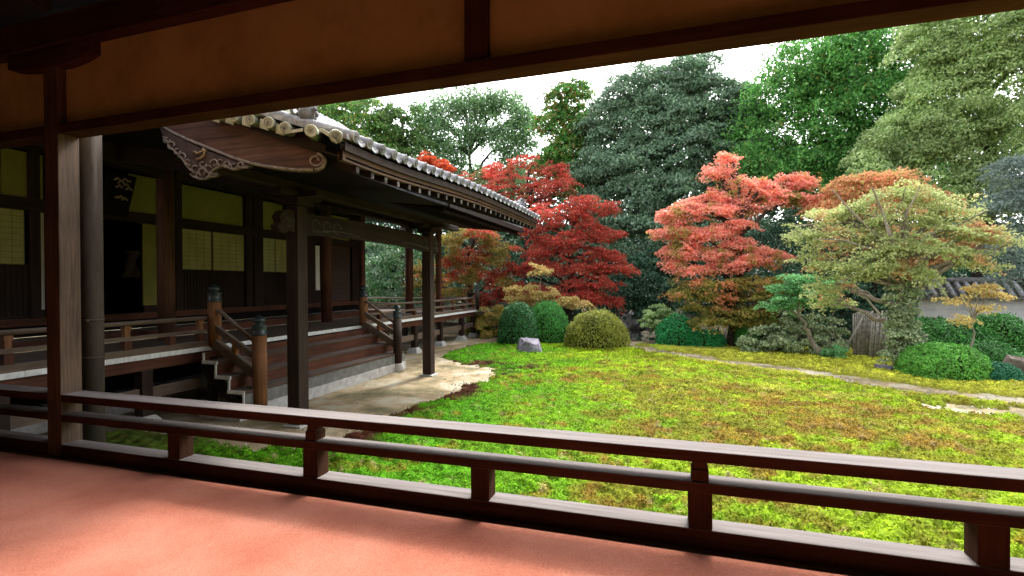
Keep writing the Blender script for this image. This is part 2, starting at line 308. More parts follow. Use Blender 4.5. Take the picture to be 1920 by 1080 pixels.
# fallen leaves
n = 260; xx = RNG.uniform(-6, 6, n); yy = 4 + 9*RNG.random(n); zz = np.maximum(-1.98 + moss_h(xx, yy)[0], -2.015) + .016
def leafquads(P, Nn, size, asp=.5, fold=.15):
    n = len(P); r = RNG.normal(size=(n, 3)); u = np.cross(Nn, r); u /= np.linalg.norm(u, axis=1)[:, None] + 1e-9; v = np.cross(Nn, u)
    s_ = (size*RNG.uniform(.6, 1.35, n))[:, None]; 
    return np.stack([P-u*s_, P+v*s_*asp-Nn*s_*fold, P+u*s_, P-v*s_*asp-Nn*s_*fold], 1).reshape(-1, 3)
FL = leafmat('fallen_leaf', [(.35, .22, .08), (.5, .38, .2), (.3, .08, .03), (.45, .3, .12)], .1)
Nn = RNG.normal(size=(n, 3))*.3 + (0, 0, 1); Nn /= np.linalg.norm(Nn, axis=1)[:, None]
tag(simple_mesh('fallen_leaves', leafquads(np.stack([xx, yy, zz], -1), Nn, .016), np.arange(n*4).reshape(-1, 4), FL, 4, False), 'dry brown leaves scattered over moss and sand', 'fallen leaves', kind='stuff')
n = 9000; xx = RNG.uniform(-8, 7, n); yy = RNG.uniform(3.3, 17, n); ss = moss_sd(xx, yy); k = (ss < .02) & (RNG.random(n) < np.where(ss > -.35, .9, .16)) & ((xx > -6.0) | (yy < 5.5) | (yy > 11)); xx, yy = xx[k], yy[k]; n = len(xx)
o8 = np.array([(1,0,0),(0,1,0),(-1,0,0),(0,-1,0),(0,0,1),(0,0,-1)], float); f8 = np.array([(0,1,4),(1,2,4),(2,3,4),(3,0,4),(1,0,5),(2,1,5),(3,2,5),(0,3,5)])
sz = RNG.uniform(.006, .017, n)*(1 + .05*yy); V8 = o8[None]*RNG.uniform(.6, 1.3, (n, 6, 3))*sz[:, None, None] + np.stack([xx, yy, np.full(n, -2.016)], -1)[:, None]
GR = leafmat('gravel', [(.30,.25,.17), (.50,.46,.38), (.18,.15,.11), (.58,.55,.48), (.25,.17,.10)], 0)
tag(simple_mesh('gravel', V8.reshape(-1, 3), (f8[None] + 6*np.arange(n)[:, None, None]).reshape(-1, 3), GR, 3, False), 'small loose pebbles strewn on the sand along the moss edge', 'gravel', kind='stuff')
# ------------------------------------------------------------------ corridor (where the camera stands)
Y0 = 2.9
cor = empty('corridor_building', (-1.5, Y0, -2), 'open wooden corridor in the foreground with ochre plaster band above its lintel', 'corridor')
PX0, PX1 = -5.165, -4.99
MB().box(PX0, PX1, Y0, Y0+.165, -2.0, 2.12).build('post', WPOST, cor, .006)
for a, b in ((4.0, 4.17),): MB().box(a, b, Y0, Y0+.165, -2.0, 2.12).build('post', WPOST, cor, .006)
MB().box(PX1, 6, Y0+.0, Y0+.165, 1.325, 1.408).box(-9, PX0, Y0, Y0+.165, 1.325, 1.408).build('lintel_beam', WIN['x'], cor, .004)
MB().box(PX1, 6, Y0+.07, Y0+.12, 1.408, 2.07).box(-9, PX0, Y0+.07, Y0+.12, 1.408, 2.07).build('plaster_panel', PLAST, cor)
for x in (-1.225, 2.6): MB().box(x, x+.155, Y0+.02, Y0+.14, 1.408, 2.07).build('strut', WIN['z'], cor, .004)
br = [(-5.60, 2.075), (-5.60, 1.945)] + [(-5.60 + .10 + .30*t, 1.925 - .03*math.sin(t*math.pi/2)) for t in (0, .25, .5, .75, 1)] + [(-4.98 + .06 + .25*t, 1.895 + .03*(1-math.cos(t*math.pi/2))) for t in (0, .25, .5, .75, 1)] + [(-4.56, 1.96), (-4.56, 2.075)]
MB().prism(br, Y0-.02, Y0+.15).build('bracket', WIN['x'], cor, .004)
MB().box(-9, 6, Y0-.04, Y0+.18, 2.072, 2.32).build('top_beam', WIN['x'], cor, .005)
for i in range(20):
    x = -8.6 + i*.72; MB().bar((x, Y0-.05, 2.39), (x, -1.6, 2.95), .08, .11).build('rafter', WD['y'], cor)
MB().add([(-9.2,Y0+.3,2.40),(6.2,Y0+.3,2.40),(6.2,-1.7,3.03),(-9.2,-1.7,3.03),(-9.2,Y0+.3,2.5),(6.2,Y0+.3,2.5),(6.2,-1.7,3.2),(-9.2,-1.7,3.2)], [(0,3,2,1),(4,5,6,7),(0,1,5,4),(1,2,6,5),(2,3,7,6),(3,0,4,7)]).build('roof', WD['x'], cor)
MB().box(-9, 6, -1.7, -1.6, -1.45, 3.0).build('rear_wall', PLAST, cor)
for a in (-9.1, 6): MB().box(a, a+.1, -1.7, Y0+.1, -1.45, 3.0).build('end_wall', PLAST, cor)
fl = MB().box(-9, 6, -1.6, Y0+.06, -1.62, -1.456).build('floor', WIN['x']); tag(fl, kind='structure')
MB().box(-9, PX0, Y0, Y0+.15, -1.56, -1.351).box(PX1, 6, Y0, Y0+.15, -1.56, -1.351).build('sill', WIN['x'], cor, .005)
for x in (-5.16, -1.2, 2.6): MB().box(x+.01, x+.14, Y0+.02, Y0+.14, -2.0, -1.561).build('floor_post', WD['z'], cor)
rl = empty('wooden_railing', (-1.5, Y0, -1.35), 'low dark brown two bar railing along the corridor edge beside the red carpet', 'railing')
for a, b in ((-9, PX0), (PX1, 6)):
    MB().box(a, b, Y0, Y0+.175, -.984, -.919).build('top_rail', WIN['x'], rl, .006)
    MB().box(a, b, Y0, Y0+.14, -1.152, -1.094).build('middle_rail', WIN['x'], rl, .006)
for i, x in enumerate((-7.6, -6.3, -3.71, -2.42, -1.135, .165, 1.465, 2.75, 4.6)):
    MB().box(x-.062, x+.062, Y0+.008, Y0+.13, -1.351, -1.152).build('baluster', WIN['z'], rl, .004)
    if i in (1, 3, 5, 7):
        MB().box(x-.045, x+.045, Y0+.015, Y0+.12, -1.094, -1.03).prism([(x-.045, -1.03), (x+.045, -1.03), (x+.036, -1.018), (x+.036, -.984), (x-.036, -.984), (x-.036, -1.018)], Y0+.024, Y0+.11).build('baluster', WIN['z'], rl, .003)
# carpet
cm, n_, b_ = mat('salmon_carpet', .95, .1)
tc = N(n_, 'TexCoord'); a = N(n_, 'TexNoise'); a.inputs['Scale'].default_value = 2.2; a.inputs['Detail'].default_value = 5; b2 = N(n_, 'TexNoise'); b2.inputs['Scale'].default_value = 160; b2.inputs['Detail'].default_value = 4
n_.links.new(tc.outputs['Object'], a.inputs[0]); n_.links.new(tc.outputs['Object'], b2.inputs[0])
r1 = ramp(n_, [(.3, (.29, .088, .052)), (.5, (.35, .120, .075)), (.72, (.40, .155, .103))]); r2 = ramp(n_, [(.3, (.72, .66, .62)), (.7, (1.25, 1.28, 1.3))]); n_.links.new(a.outputs[0], r1.inputs[0]); n_.links.new(b2.outputs[0], r2.inputs[0])
mx = N(n_, 'Mix', data_type='RGBA', blend_type='MULTIPLY'); mx.inputs[0].default_value = 1; n_.links.new(r1.outputs[0], mx.inputs[6]); n_.links.new(r2.outputs[0], mx.inputs[7]); n_.links.new(mx.outputs[2], b_.inputs['Base Color'])
bp = N(n_, 'Bump'); bp.inputs['Strength'].default_value = .5; bp.inputs['Distance'].default_value = .004; n_.links.new(b2.outputs[0], bp.inputs['Height']); n_.links.new(bp.outputs[0], b_.inputs['Normal'])
b_.inputs['Sheen Weight'].default_value = .08
gxs = np.arange(-8.9, 5.9, .06); gys = np.arange(-1.5, 2.86, .06); X, Y, Fq = grid(gxs, gys)
zc = -1.446 + .006*(fbm(X*1.5, Y*2.2) - .5)
cp = simple_mesh('carpet', np.stack([X, Y, zc], -1), Fq, cm, 4); tag(cp, 'salmon red felt carpet laid over the corridor floor', 'carpet')
# drainpipe
dp = empty('drainpipe', (-5.27, 3.33, -2), 'round brown copper downpipe just outside the foreground post', 'drainpipe')
pm = MB(); pm.tube([(-5.27, 3.33, -2.0), (-5.27, 3.33, 2.5)], .088, 24); pm.build('pipe', COPPER, dp)
for z in (-.32, -.70+.02): MB().tube([(-5.27, 3.33, z), (-5.27, 3.33, z+.022)], .094, 24).build('strap', COPPER, dp)
MB().bar((-5.27+.05, 3.24, -.309), (-5.27+.12, 3.22, -.309), .02, .02).build('bracket', COPPER, dp)
fs = MB().box(-5.262, -5.225, 3.16, 3.2, -2.01, -1.0).build('pale_stake', STONE, None, .004); tag(fs, 'short pale stake standing behind the foreground post', 'stake')
# ------------------------------------------------------------------ temple hall
H = empty('temple_hall', (-8.5, 10, -2), 'dark timber temple hall with tiled porch roof, raised veranda and front steps', 'temple hall')
DK = -.96
# veranda deck, white board ends
YA, YB = 3.2, 18.1
MB().box(-9.2, -7.12, YA, YB, -1.028, DK).box(-12, -9.2, 14.4, YB, -1.028, DK).build('veranda_deck', WD['x'], H)
m = MB(); y = YA
while y < YB: m.box(-7.12, -7.10, y, min(y+.285, YB), -1.029, DK+.002); y += .29
m.build('deck_edge', WHITE, H)
for a, b in ((YA, 6.4), (10.4, YB-.1)): MB().box(-7.32, -7.18, a, b, -1.20, -1.03).build('deck_joist', WR['y'], H, .004)
MB().bar((-7.1, YB-.12, -1.085), (-6.72, YB-.12, -1.085), .12, .11).build('joist_end', WG, H, .004)
for y in (3.6, 5.25, 11.7, 13.3, 15.05, 16.85, 18.0):
    MB().box(-7.34, -7.18, y-.08, y+.08, -1.86, -1.20).build('veranda_leg', WD['z'], H, .004)
    st = MB(); st.add([(-7.26+a*s_, y+b*s_, z) for z, s_ in ((-2.03, .17), (-1.93, .15), (-1.86, .10)) for a, b in ((-1,-1),(1,-1),(1,1),(-1,1))], [(i+k, i+(k+1) % 4, i+4+(k+1) % 4, i+4+k) for i in (0, 4) for k in range(4)] + [(8,9,10,11)]); st.build('leg_stone', STONE, H, .01)
for y0, y1 in ((3.2, 6.15), (10.9, 17.95)): MB().box(-7.29, -7.23, y0, y1, -1.63, -1.465).build('tie_board', WG, H, .003)
for y in (12.2, 14.2, 16.2, 18.0):
    MB().box(-9.3, -9.15, y-.08, y+.08, -2.02, -1.03).build('veranda_leg', WD['z'], H)
MB().box(-7.3, -11.8, YB-.13, YB-.05, -1.63, -1.47).build('tie_board', WG, H, .003)
MB().box(-14, -8.3, 3.2, 14.2, -2.02, -1.80).build('plinth', STONE, H, .01)
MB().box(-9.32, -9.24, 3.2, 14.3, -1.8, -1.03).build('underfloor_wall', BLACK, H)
# stairs
SY0, SY1 = 5.92, 10.72
tr_ = [(-6.94, -6.64, -1.20), (-6.69, -6.38, -1.42), (-6.44, -6.12, -1.635)]
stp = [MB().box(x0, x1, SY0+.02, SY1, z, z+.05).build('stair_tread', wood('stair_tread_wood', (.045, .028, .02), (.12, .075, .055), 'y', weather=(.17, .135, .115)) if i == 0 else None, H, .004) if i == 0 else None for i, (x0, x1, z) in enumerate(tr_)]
tm = stp[0].data.materials[0]
for x0, x1, z in tr_[1:]: MB().box(x0, x1, SY0+.02, SY1, z, z+.05).build('stair_tread', tm, H, .004)
rz = [(-6.90, -1.15, -.965-.065), (-6.66, -1.37, -1.20), (-6.40, -1.585, -1.42)]
for x, z0, z1 in rz: MB().box(x-.03, x, SY0+.02, SY1-.02, z0+.001, z1-.001).build('stair_riser', WR['y'], H)
m = MB()
for x0, x1, z in tr_: m.box(x0, x1+.002, SY0-.002, SY0+.018, z, z+.051)
for x, z0, z1 in rz: m.box(x-.03, x+.002, SY0-.001, SY0+.018, z0+.002, z1-.002)
m.box(-6.15, -6.12, SY0-.001, SY0+.018, -1.83, -1.64)
m.build('painted_stair_end', WHITE, H)
MB().box(-6.15, -6.12, SY0+.02, SY1-.02, -1.83, -1.64).build('stair_riser', CONC, H)
MB().box(-6.9, -6.09, SY0-.1, SY1, -2.02, -1.832).build('stair_curb', STONE, H, .006)
MB().bar((-7.08, SY0+.12, -1.24), (-6.18, SY0+.12, -1.95), .05, .17).build('stringer', WD['x'], H, .004)
MB().box(-6.95, -6.85, SY0+.1, SY0+.2, -2.0, -1.1).build('stair_post', WD['z'], H)
def newel(x, y, z0, zw, zt, r, woodm):
    o = MB().tube([(x, y, z0), (x, y, zw)], r, 20).build('newel_post', woodm, H)
    hh = zt - zw; R_ = r*1.04
    MB().lathe([(R_, 0), (R_, .10*hh), (R_*.93, .12*hh), (R_*.93, .44*hh), (R_, .46*hh), (R_, .5*hh), (R_*.62, .54*hh), (R_*.45, .58*hh), (R_*.62, .62*hh), (R_*.86, .70*hh), (R_*.80, .79*hh), (R_*.5, .88*hh), (R_*.15, .95*hh), (.002, hh)], (x, y, zw), 20).build('finial', BRONZE, o)
    return o
newel(-7.08, 6.28, -.96, -.245, .045, .10, WO); newel(-6.10, 6.21, -1.99, -.765, -.44, .108, WO)
newel(-7.08, 10.44, -.96, -.27, .01, .10, WO); newel(-6.10, 10.36, -1.86, -.765, -.44, .10, WD['z'])
newel(-7.08, 18.02, -.96, -.23, .05, .085, WD['z'])
MB().lathe([(.17, 0), (.165, .1), (.13, .17), (.125, .20)], (-6.10, 10.36, -2.03), 14).build('newel_stone', STONE, H)
for yc in (6.25, 10.40):
    MB().tube([(-7.02, yc, -.385), (-6.93, yc, -.40), (-6.16, yc, -.92)], .032, 12).build('stair_rail', WG, H)
    MB().bar((-7.03, yc, -.665), (-6.14, yc, -1.16), .06, .10).build('stair_rail', WG, H, .004)
    MB().bar((-7.03, yc, -.925), (-6.14, yc, -1.42), .09, .15).build('stair_rail', WG, H, .004)
    MB().box(-6.66, -6.59, yc-.035, yc+.035, -1.12, -.85).build('stair_rail_block', WO, H, .003)
def rail(p, q_, posts, round_r=.032):
    p = np.array(p); q_ = np.array(q_)
    MB().tube([p + (0,0,.455), q_ + (0,0,.455)], round_r, 12).build('rail_bar', WG, H)
    MB().bar(p + (0,0,.245), q_ + (0,0,.245), .06, .055).build('rail_bar', WG, H, .004)
    MB().bar(p + (0,0,.045), q_ + (0,0,.045), .10, .09).build('rail_bar', WG, H, .004)
    L = np.linalg.norm(q_-p); d = (q_-p)/L
    for t, tall in posts:
        c = p + d*t; MB().box(c[0]-.05, c[0]+.05, c[1]-.05, c[1]+.05, DK+.09, DK+.2175).build('rail_post', WR['z'], H, .003)
        if tall: MB().box(c[0]-.035, c[0]+.035, c[1]-.035, c[1]+.035, DK+.2725, DK+.36).box(c[0]-.045, c[0]+.045, c[1]-.045, c[1]+.045, DK+.36, DK+.424).build('rail_post', WO, H, .003)
rail((-7.15, 3.25, DK), (-7.15, 6.18, DK), [(.385, 1), (1.0, 0), (1.685, 1), (2.33, 0), (2.82, 1)])
rail((-7.15, 10.54, DK), (-7.15, 17.94, DK), [(.7+i*.93, i % 2) for i in range(8)])
rail((-7.17, 18.02, DK), (-12, 18.02, DK), [(.6+i*.8, i % 2) for i in range(5)])
# inner steps and floor
MB().box(-9.28, -9.20, 3.2, 14.5, -.955, -.80).build('step_board', WR['y'], H, .004)
MB().box(-9.93, -9.28, 3.2, 14.4, -.85, -.803).build('inner_veranda_floor', WD['y'], H)
MB().box(-9.95, -9.84, 3.2, 14.4, -.62, -.50).build('threshold_beam', WR['y'], H, .004)
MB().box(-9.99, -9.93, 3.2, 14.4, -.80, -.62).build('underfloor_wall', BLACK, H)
XW = -9.9
def yb(x): r = ray(x, 500); return float((r*(XW/r[0]))[1])
def wbox(x0, x1, z0, z1, m, name, d0=0., d1=.05, bev=0): return MB().box(XW+d0-.05, XW+d1-.05, yb(x0), yb(x1), z0, z1).build(name, m, H, bev)
MB().box(XW-.03, XW+.05, 3.2, 14.3, 1.26, 1.46).box(XW-.03, XW+.04, 3.2, 14.3, 2.24, 2.5).build('head_beam', WD['y'], H, .004)
for a, b in ((55, 72), (326, 338), (458, 470), (473, 490), (602, 617), (657, 670), (560, 588)):
    MB().box(XW-.06, XW+.07, yb(a), yb(b), -.499, 1.259).box(XW-.06, XW+.07, yb(a), yb(b), 1.461, 2.239).build('wall_post', WD['z'], H)
def shoji(a, b, z0=.385, z1=1.245, m_=PAPER):
    y0, y1 = yb(a), yb(b); o = MB().box(XW-.02, XW, y0, y1, z0, z1).build('shoji_panel', m_, H)
    k = MB(); nv = max(2, round((y1-y0)/.2)); t = .006
    for i in range(nv+1): yy = y0 + (y1-y0)*i/nv; k.box(XW+.001, XW+.006, yy-t, yy+t, z0, z1)
    for i in range(10): zz = z0 + (z1-z0)*i/9; k.box(XW+.0015, XW+.0075, y0, y1, zz-t, zz+t)
    k.build('shoji_lattice', KUMIKO, o)
shoji(-50, -2); shoji(0, 45); shoji(340, 396); shoji(400, 457); shoji(492, 515); shoji(517, 551)
for a, b in ((-50, -2), (0, 55), (340, 397), (399, 457), (492, 515.5), (516.5, 551)):
    y0, y1 = yb(a), yb(b); d = MB().box(XW-.04, XW-.01, y0, y1, -.499, .384)
    nn = int((y1-y0)/.07)
    for i in range(nn+1): yy = y0 + (y1-y0)*i/nn; d.box(XW-.01, XW+.006, yy-.008, yy+.008, -.48, .37)
    for i in range(11): zz = -.47 + .083*i; d.box(XW-.01, XW+.004, y0, y1, zz-.007, zz+.007)
    d.build('lattice_panel', WD['z'], H)
for a, b in ((-50, 4), (6, 54), (75, 84), (175, 192), (245, 296), (340, 457), (491, 532), (617, 656)): wbox(a, b, 1.461, 2.2, PLASTB, 'upper_wall_panel', 0, .03)
wbox(75, 85, -.36, 1.25, PAPERW, 'white_wall_panel', 0, .03); wbox(270, 296, -.36, 1.26, PLASTB, 'white_wall_panel', 0, .03); wbox(470.5, 472.5, .385, 2.2, PAPERW, 'white_wall_panel', 0, .03); wbox(588.5, 600, -.12, 1.2, PAPERW, 'white_wall_panel', 0, .04)
wbox(75, 85, -.499, -.361, WD['z'], 'wall_base'); wbox(270, 296, -.499, -.361, WD['z'], 'wall_base'); wbox(588.5, 601, -.499, -.121, WD['z'], 'wall_base')
wbox(85, 90, -.499, 1.259, WD['z'], 'wall_post', -.02, .1)
# louvre door
ld = MB().box(XW-.05, XW-.02, yb(618), yb(657), -.499, 1.258).build('louvre_door', WR['y'], H)
m = MB()
for i in range(40):
    z = -.45 + i*.042; m.add([(XW-.02, yb(620), z+.03), (XW-.02, yb(656), z+.03), (XW+.012, yb(656), z), (XW+.012, yb(620), z)], [(0,1,2,3)])
m.build('louvre_slats', WD['y'], ld)
# dark room behind the open doorway
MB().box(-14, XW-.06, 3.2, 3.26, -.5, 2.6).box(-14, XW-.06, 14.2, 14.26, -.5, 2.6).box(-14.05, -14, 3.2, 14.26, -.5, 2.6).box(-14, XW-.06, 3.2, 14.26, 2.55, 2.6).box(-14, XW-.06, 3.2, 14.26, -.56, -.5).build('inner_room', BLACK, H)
cl = MB(); c0 = at(247, 472, 8.6); k = 8
vs_ = []; 
for j in range(k+1):
    for i in range(5):
        p = at(234 + 26*i/4 + (3*math.sin(j*1.3) if i in (0, 4) else 0), 470 + 50*j/k, 8.6); vs_.append((p[0], p[1] + .05*math.sin(i*2.2+j*.6), p[2]))
cl.add(vs_, [(j*5+i, j*5+i+1, (j+1)*5+i+1, (j+1)*5+i) for j in range(k) for i in range(4)], True)
tag(cl.build('hanging_cloth', noisy('grey_cloth', [(.3, (.25,.25,.24)), (.7, (.4,.4,.38))], 4, .9)), 'dim pale cloth hanging inside the dark doorway', 'cloth')
# hanging plaque
pq = empty('name_plaque', (-9.35, 6.3, 1.3), 'dark framed plaque with dull gold carving hung high over the open doorway', 'plaque')
MB().add([(-9.35,6.06,1.27),(-9.35,6.50,1.27),(-9.20,6.57,2.0),(-9.20,6.10,2.0),(-9.40,6.06,1.28),(-9.40,6.50,1.28),(-9.25,6.57,2.01),(-9.25,6.10,2.01)], [(0,1,2,3),(7,6,5,4),(0,4,5,1),(1,5,6,2),(2,6,7,3),(3,7,4,0)]).build('board', BLACK, pq)
m = MB()
for (a, b, r) in ((.35,.86,.05),(.5,.80,.06),(.62,.88,.04),(.45,.70,.05),(.7,.76,.04),(.8,.68,.05),(.78,.86,.03),(.55,.45,.05),(.7,.42,.05),(.42,.44,.03)):
    y = 6.08 + .46*a; z = 1.27 + .73*b; x = -9.345 + .15*b
    m.tube([(x+.012, y-r, z-r*.4), (x+.018, y, z+r*.5), (x+.012, y+r, z-r*.3)], .016, 6)
m.build('gold_carving', GOLD, pq)
# outer columns, beams
for y, x in ((6.715, -8.7), (11.15, -8.7), (15.6, -8.7), (2.3, -8.7)): MB().tube([(x, y, DK), (x, y, 2.4)], .14, 20).build('column', wood('column_wood', (.05, .022, .013), (.15, .07, .04), 'z') if y == 6.715 else WR['z'], H)
MB().box(-7.63, -7.47, 15.5, 15.66, DK, 2.05).build('column', WR['z'], H, .006)
MB().box(-9.95, -9.75, 14.3, 14.5, DK, 2.6).build('corner_post', WR['z'], H)
def arcbeam(x0, x1, yA, yB, zt, zb, rise, m, name='tie_beam'):
    pts = [(yA + (yB-yA)*i/14, zt + rise*math.sin(math.pi*i/14)) for i in range(15)] + [(yB - (yB-yA)*i/14, zb + rise*1.3*math.sin(math.pi*i/14)**.5) for i in range(15)]
    return MB().prism(pts, x0, x1, 'x').build(name, m, H, .008)
arcbeam(-8.78, -8.58, 2.45, 6.6, 2.30, 1.95, .1, WD['y']); arcbeam(-8.78, -8.58, 6.85, 11.02, 2.2, 2.0, .07, WD['y']); arcbeam(-8.78, -8.58, 11.28, 15.48, 2.2, 2.0, .07, WD['y'])
# porch pillars + rainbow beam + carved noses
PX, PYA, PYB = -5.13, 5.93, 10.05
PW = wood('porch_pillar_wood', (.014, .008, .006), (.052, .030, .021), 'z')
for y in (PYA, PYB):
    MB().box(PX-.105, PX+.105, y-.105, y+.105, -1.985, 1.16).build('porch_pillar', PW, H, .016)
    MB().box(PX-.16, PX+.16, y-.16, y+.16, -2.03, -1.99).build('pillar_stone', STONE, H, .01)
    MB().box(PX-.17, PX+.17, y-.17, y+.17, 1.165, 1.27).box(PX-.11, PX+.11, y-.42, y+.42, 1.272, 1.36).box(PX-.42, PX+.42, y-.09, y+.09, 1.274, 1.358).build('bracket_block', WD['y'], H, .01)
bm = arcbeam(PX-.09, PX+.09, PYA+.107, PYB-.107, 1.06, .74, .05, WD['y'], 'rainbow_beam')
m = MB()
for s_, yc in ((1, PYA+.2), (-1, PYB-.2)):
    for j in range(3):
        m.tube([(PX+.088, yc + s_*(.1+.25*j+.10*math.cos(a)*(1-.04*a)), .91 + .08*math.sin(a)) for a in np.linspace(0, 5.4, 14)], .012, 6)
    m.tube([(PX+.095, yc + s_*t, .80 + .07*math.sin(t*2.2)) for t in np.linspace(0, 1.2, 10)], .012, 6)
m.build('beam_carving', CARVED, bm)
nose = [(0, 0), (0, .30), (.12, .32), (.24, .28), (.30, .20), (.26, .13), (.33, .08), (.30, .0), (.20, -.04), (.12, .02)]
for y, s_ in ((PYA, -1), (PYB, 1)):
    MB().prism([(y + s_*(.107+a), .76+b) for a, b in nose], PX-.07, PX+.07, 'x').build('carved_beam_end', WD['y'], H, .01)
    m = MB()
    for a in range(3): m.tube([(PX+.075, y + s_*(.2+.05*a+.05*math.cos(t)), .9+.06*math.sin(t)) for t in np.linspace(0, 5, 10)], .009, 5)
    m.build('beam_carving', CARVED, H)
for y in (PYA, PYB):   # connecting beams back to the main columns
    m = MB(); pts = [(PX - .1 - 3.45*i/10, 1.52 + .85*(i/10)**1.1 + .10*math.sin(math.pi*i/10)) for i in range(11)]
    m.prism(pts + [(a, b-.28) for a, b in pts[::-1]], y-.09, y+.09).build('connecting_beam', WD['x'], H, .01)
MB().box(PX-.08, PX+.08, 4.35, 11.6, 1.36, 1.48).build('purlin', WD['y'], H, .01)
# porch roof
EX = -3.0; RYA, RYB = 4.17, 11.72
ezp = np.interp
def ez(y): return float(np.interp(y, [4.1, 4.7, 5.3, 6.0, 6.9, 7.8, 9, 10, 11.8], [1.435, 1.432, 1.445, 1.478, 1.525, 1.555, 1.572, 1.575, 1.575]))
def rz_(x): t = EX - x; return .30*t + .035*t*t      # rise above the eave
def rafters():
    m = MB(); e = MB(); y = RYA + .25
    while y < RYB - .1:
        z = ez(y)
        m.bar((EX-.06, y, z-.235), (-6.5, y, z-.235+rz_(-6.5)*.8), .055, .075)
        e.box(EX-.062, EX-.052, y-.026, y+.026, z-.271, z-.200); y += .27
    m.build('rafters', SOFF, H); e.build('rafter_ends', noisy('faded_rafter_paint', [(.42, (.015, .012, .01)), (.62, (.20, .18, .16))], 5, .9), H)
rafters()
ny = 30; yy_ = np.linspace(RYA, RYB, ny); xs_ = np.linspace(EX, -8.7, 12)
def sheet(dz, y0, y1, name, m_, x0=EX, x1=-8.7, th=.05):
    m = MB(); ys_ = np.linspace(y0, y1, ny); xs = np.linspace(x0, x1, 12); v = []
    for t in (0, th):
        for yv in ys_:
            for xv in xs: v.append((xv, yv, ez(yv) + dz + rz_(xv) - t))
    f = []; K = ny*12
    for i in range(ny-1):
        for j in range(11):
            a = i*12+j; f.append((a, a+1, a+13, a+12)[::-1]); f.append((a+K, a+K+1, a+K+13, a+K+12))
    for i in range(ny-1): a = i*12; f.append((a, a+12, a+12+K, a+K)[::-1]); a = i*12+11; f.append((a, a+12, a+12+K, a+K))
    for j in range(11): a = j; f.append((a, a+1, a+1+K, a+K)); a = (ny-1)*12+j; f.append((a, a+1, a+1+K, a+K)[::-1])
    m.add(v, f); return m.build(name, m_, H)
roof = sheet(.06, RYA, RYB, 'roof', TILE, th=.05)
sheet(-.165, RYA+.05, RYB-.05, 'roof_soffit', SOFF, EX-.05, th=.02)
m = MB()   # fascia boards
for i in range(ny-1):
    a, b = yy_[i], yy_[i+1]
    m.add([(EX-.02, a, ez(a)-.02), (EX-.02, b, ez(b)-.02), (EX-.02, b, ez(b)-.10), (EX-.02, a, ez(a)-.10), (EX-.08, a, ez(a)-.02), (EX-.08, b, ez(b)-.02), (EX-.08, b, ez(b)-.10), (EX-.08, a, ez(a)-.10)], [(3,2,1,0),(4,5,6,7),(2,3,7,6)])
m.build('fascia_board', WD['y'], H)
m = MB()
for i in range(ny-1):
    a, b = yy_[i], yy_[i+1]
    m.add([(EX-.05, a, ez(a)-.10), (EX-.05, b, ez(b)-.10), (EX-.05, b, ez(b)-.195), (EX-.05, a, ez(a)-.195), (EX-.11, a, ez(a)-.10), (EX-.11, b, ez(b)-.10), (EX-.11, b, ez(b)-.195), (EX-.11, a, ez(a)-.195)], [(3,2,1,0),(4,5,6,7),(2,3,7,6)])
m.build('fascia_board', wood('eave_amber_board', (.035, .018, .008), (.11, .058, .022), 'y'), H)
# eave tiles: round cap discs and pan tiles between them
def disc(m, c, ax, r, L, rim=True):
    c = np.array(c, float); ax = np.array(ax, float); ax /= np.linalg.norm(ax)
    m.tube([c - ax*L, c - ax*.004, c], [r*.96, r*.96, r], 16)
    m.tube([c, c + ax*.010], [r, r*.93], 16, True)
    return m
def disc_relief(m, c, ax, r):
    c = np.array(c, float); ax = np.array(ax, float); ax /= np.linalg.norm(ax); a = np.cross(ax, (0, 0, 1)); a /= np.linalg.norm(a); b = np.cross(a, ax)
    o = c + ax*.012
    m.tube([o + (a*math.cos(t)+b*math.sin(t))*r*.62 for t in np.linspace(0, 2*math.pi, 17)], r*.07, 5)
    for k in range(3):
        m.tube([o + (a*math.cos(t+k*2.09)+b*math.sin(t+k*2.09))*r*(.12+.09*t) for t in np.linspace(0, 2.6, 6)], [r*.12, r*.11, r*.09, r*.07, r*.05, r*.03], 5)
et = MB(); er = MB(); sp = .2465
yl = RYA + .10; kk = 0
while yl < RYB - .02:
    z = ez(yl); disc(et, (EX+.03, yl, z+.055), (1, 0, -.28), .058, .2); et.tube([(xv, yl, z + .055 + rz_(xv)*1.0 + .012) for xv in np.linspace(EX-.05, -8.7, 9)], .055, 8, False)
    disc_relief(er, (EX+.03, yl, z+.055), (1, 0, -.22), .052)
    y2 = yl + sp
    v = []
    for t in np.linspace(0, 1, 9):
        yv = yl + .045 + (sp-.09)*t; zv = ez(yv) + .045 - .045*math.sin(math.pi*t); v.append((yv, zv))
    for (dz0, dz1, dx) in ((.012, -.014, .015),):
        n0 = len(v); vv = [(EX+dx, a, b+dz0) for a, b in v] + [(EX+dx, a, b+dz1) for a, b in v] + [(EX-1.0, a, b+dz0+.31) for a, b in v]
        et.add(vv, [(i, i+1, n0+i+1, n0+i)[::-1] for i in range(n0-1)] + [(i, i+1, 2*n0+i+1, 2*n0+i) for i in range(n0-1)], True)
    yl += sp; kk += 1
et.join(er).build('eave_tiles', [TILE, TILED], roof)
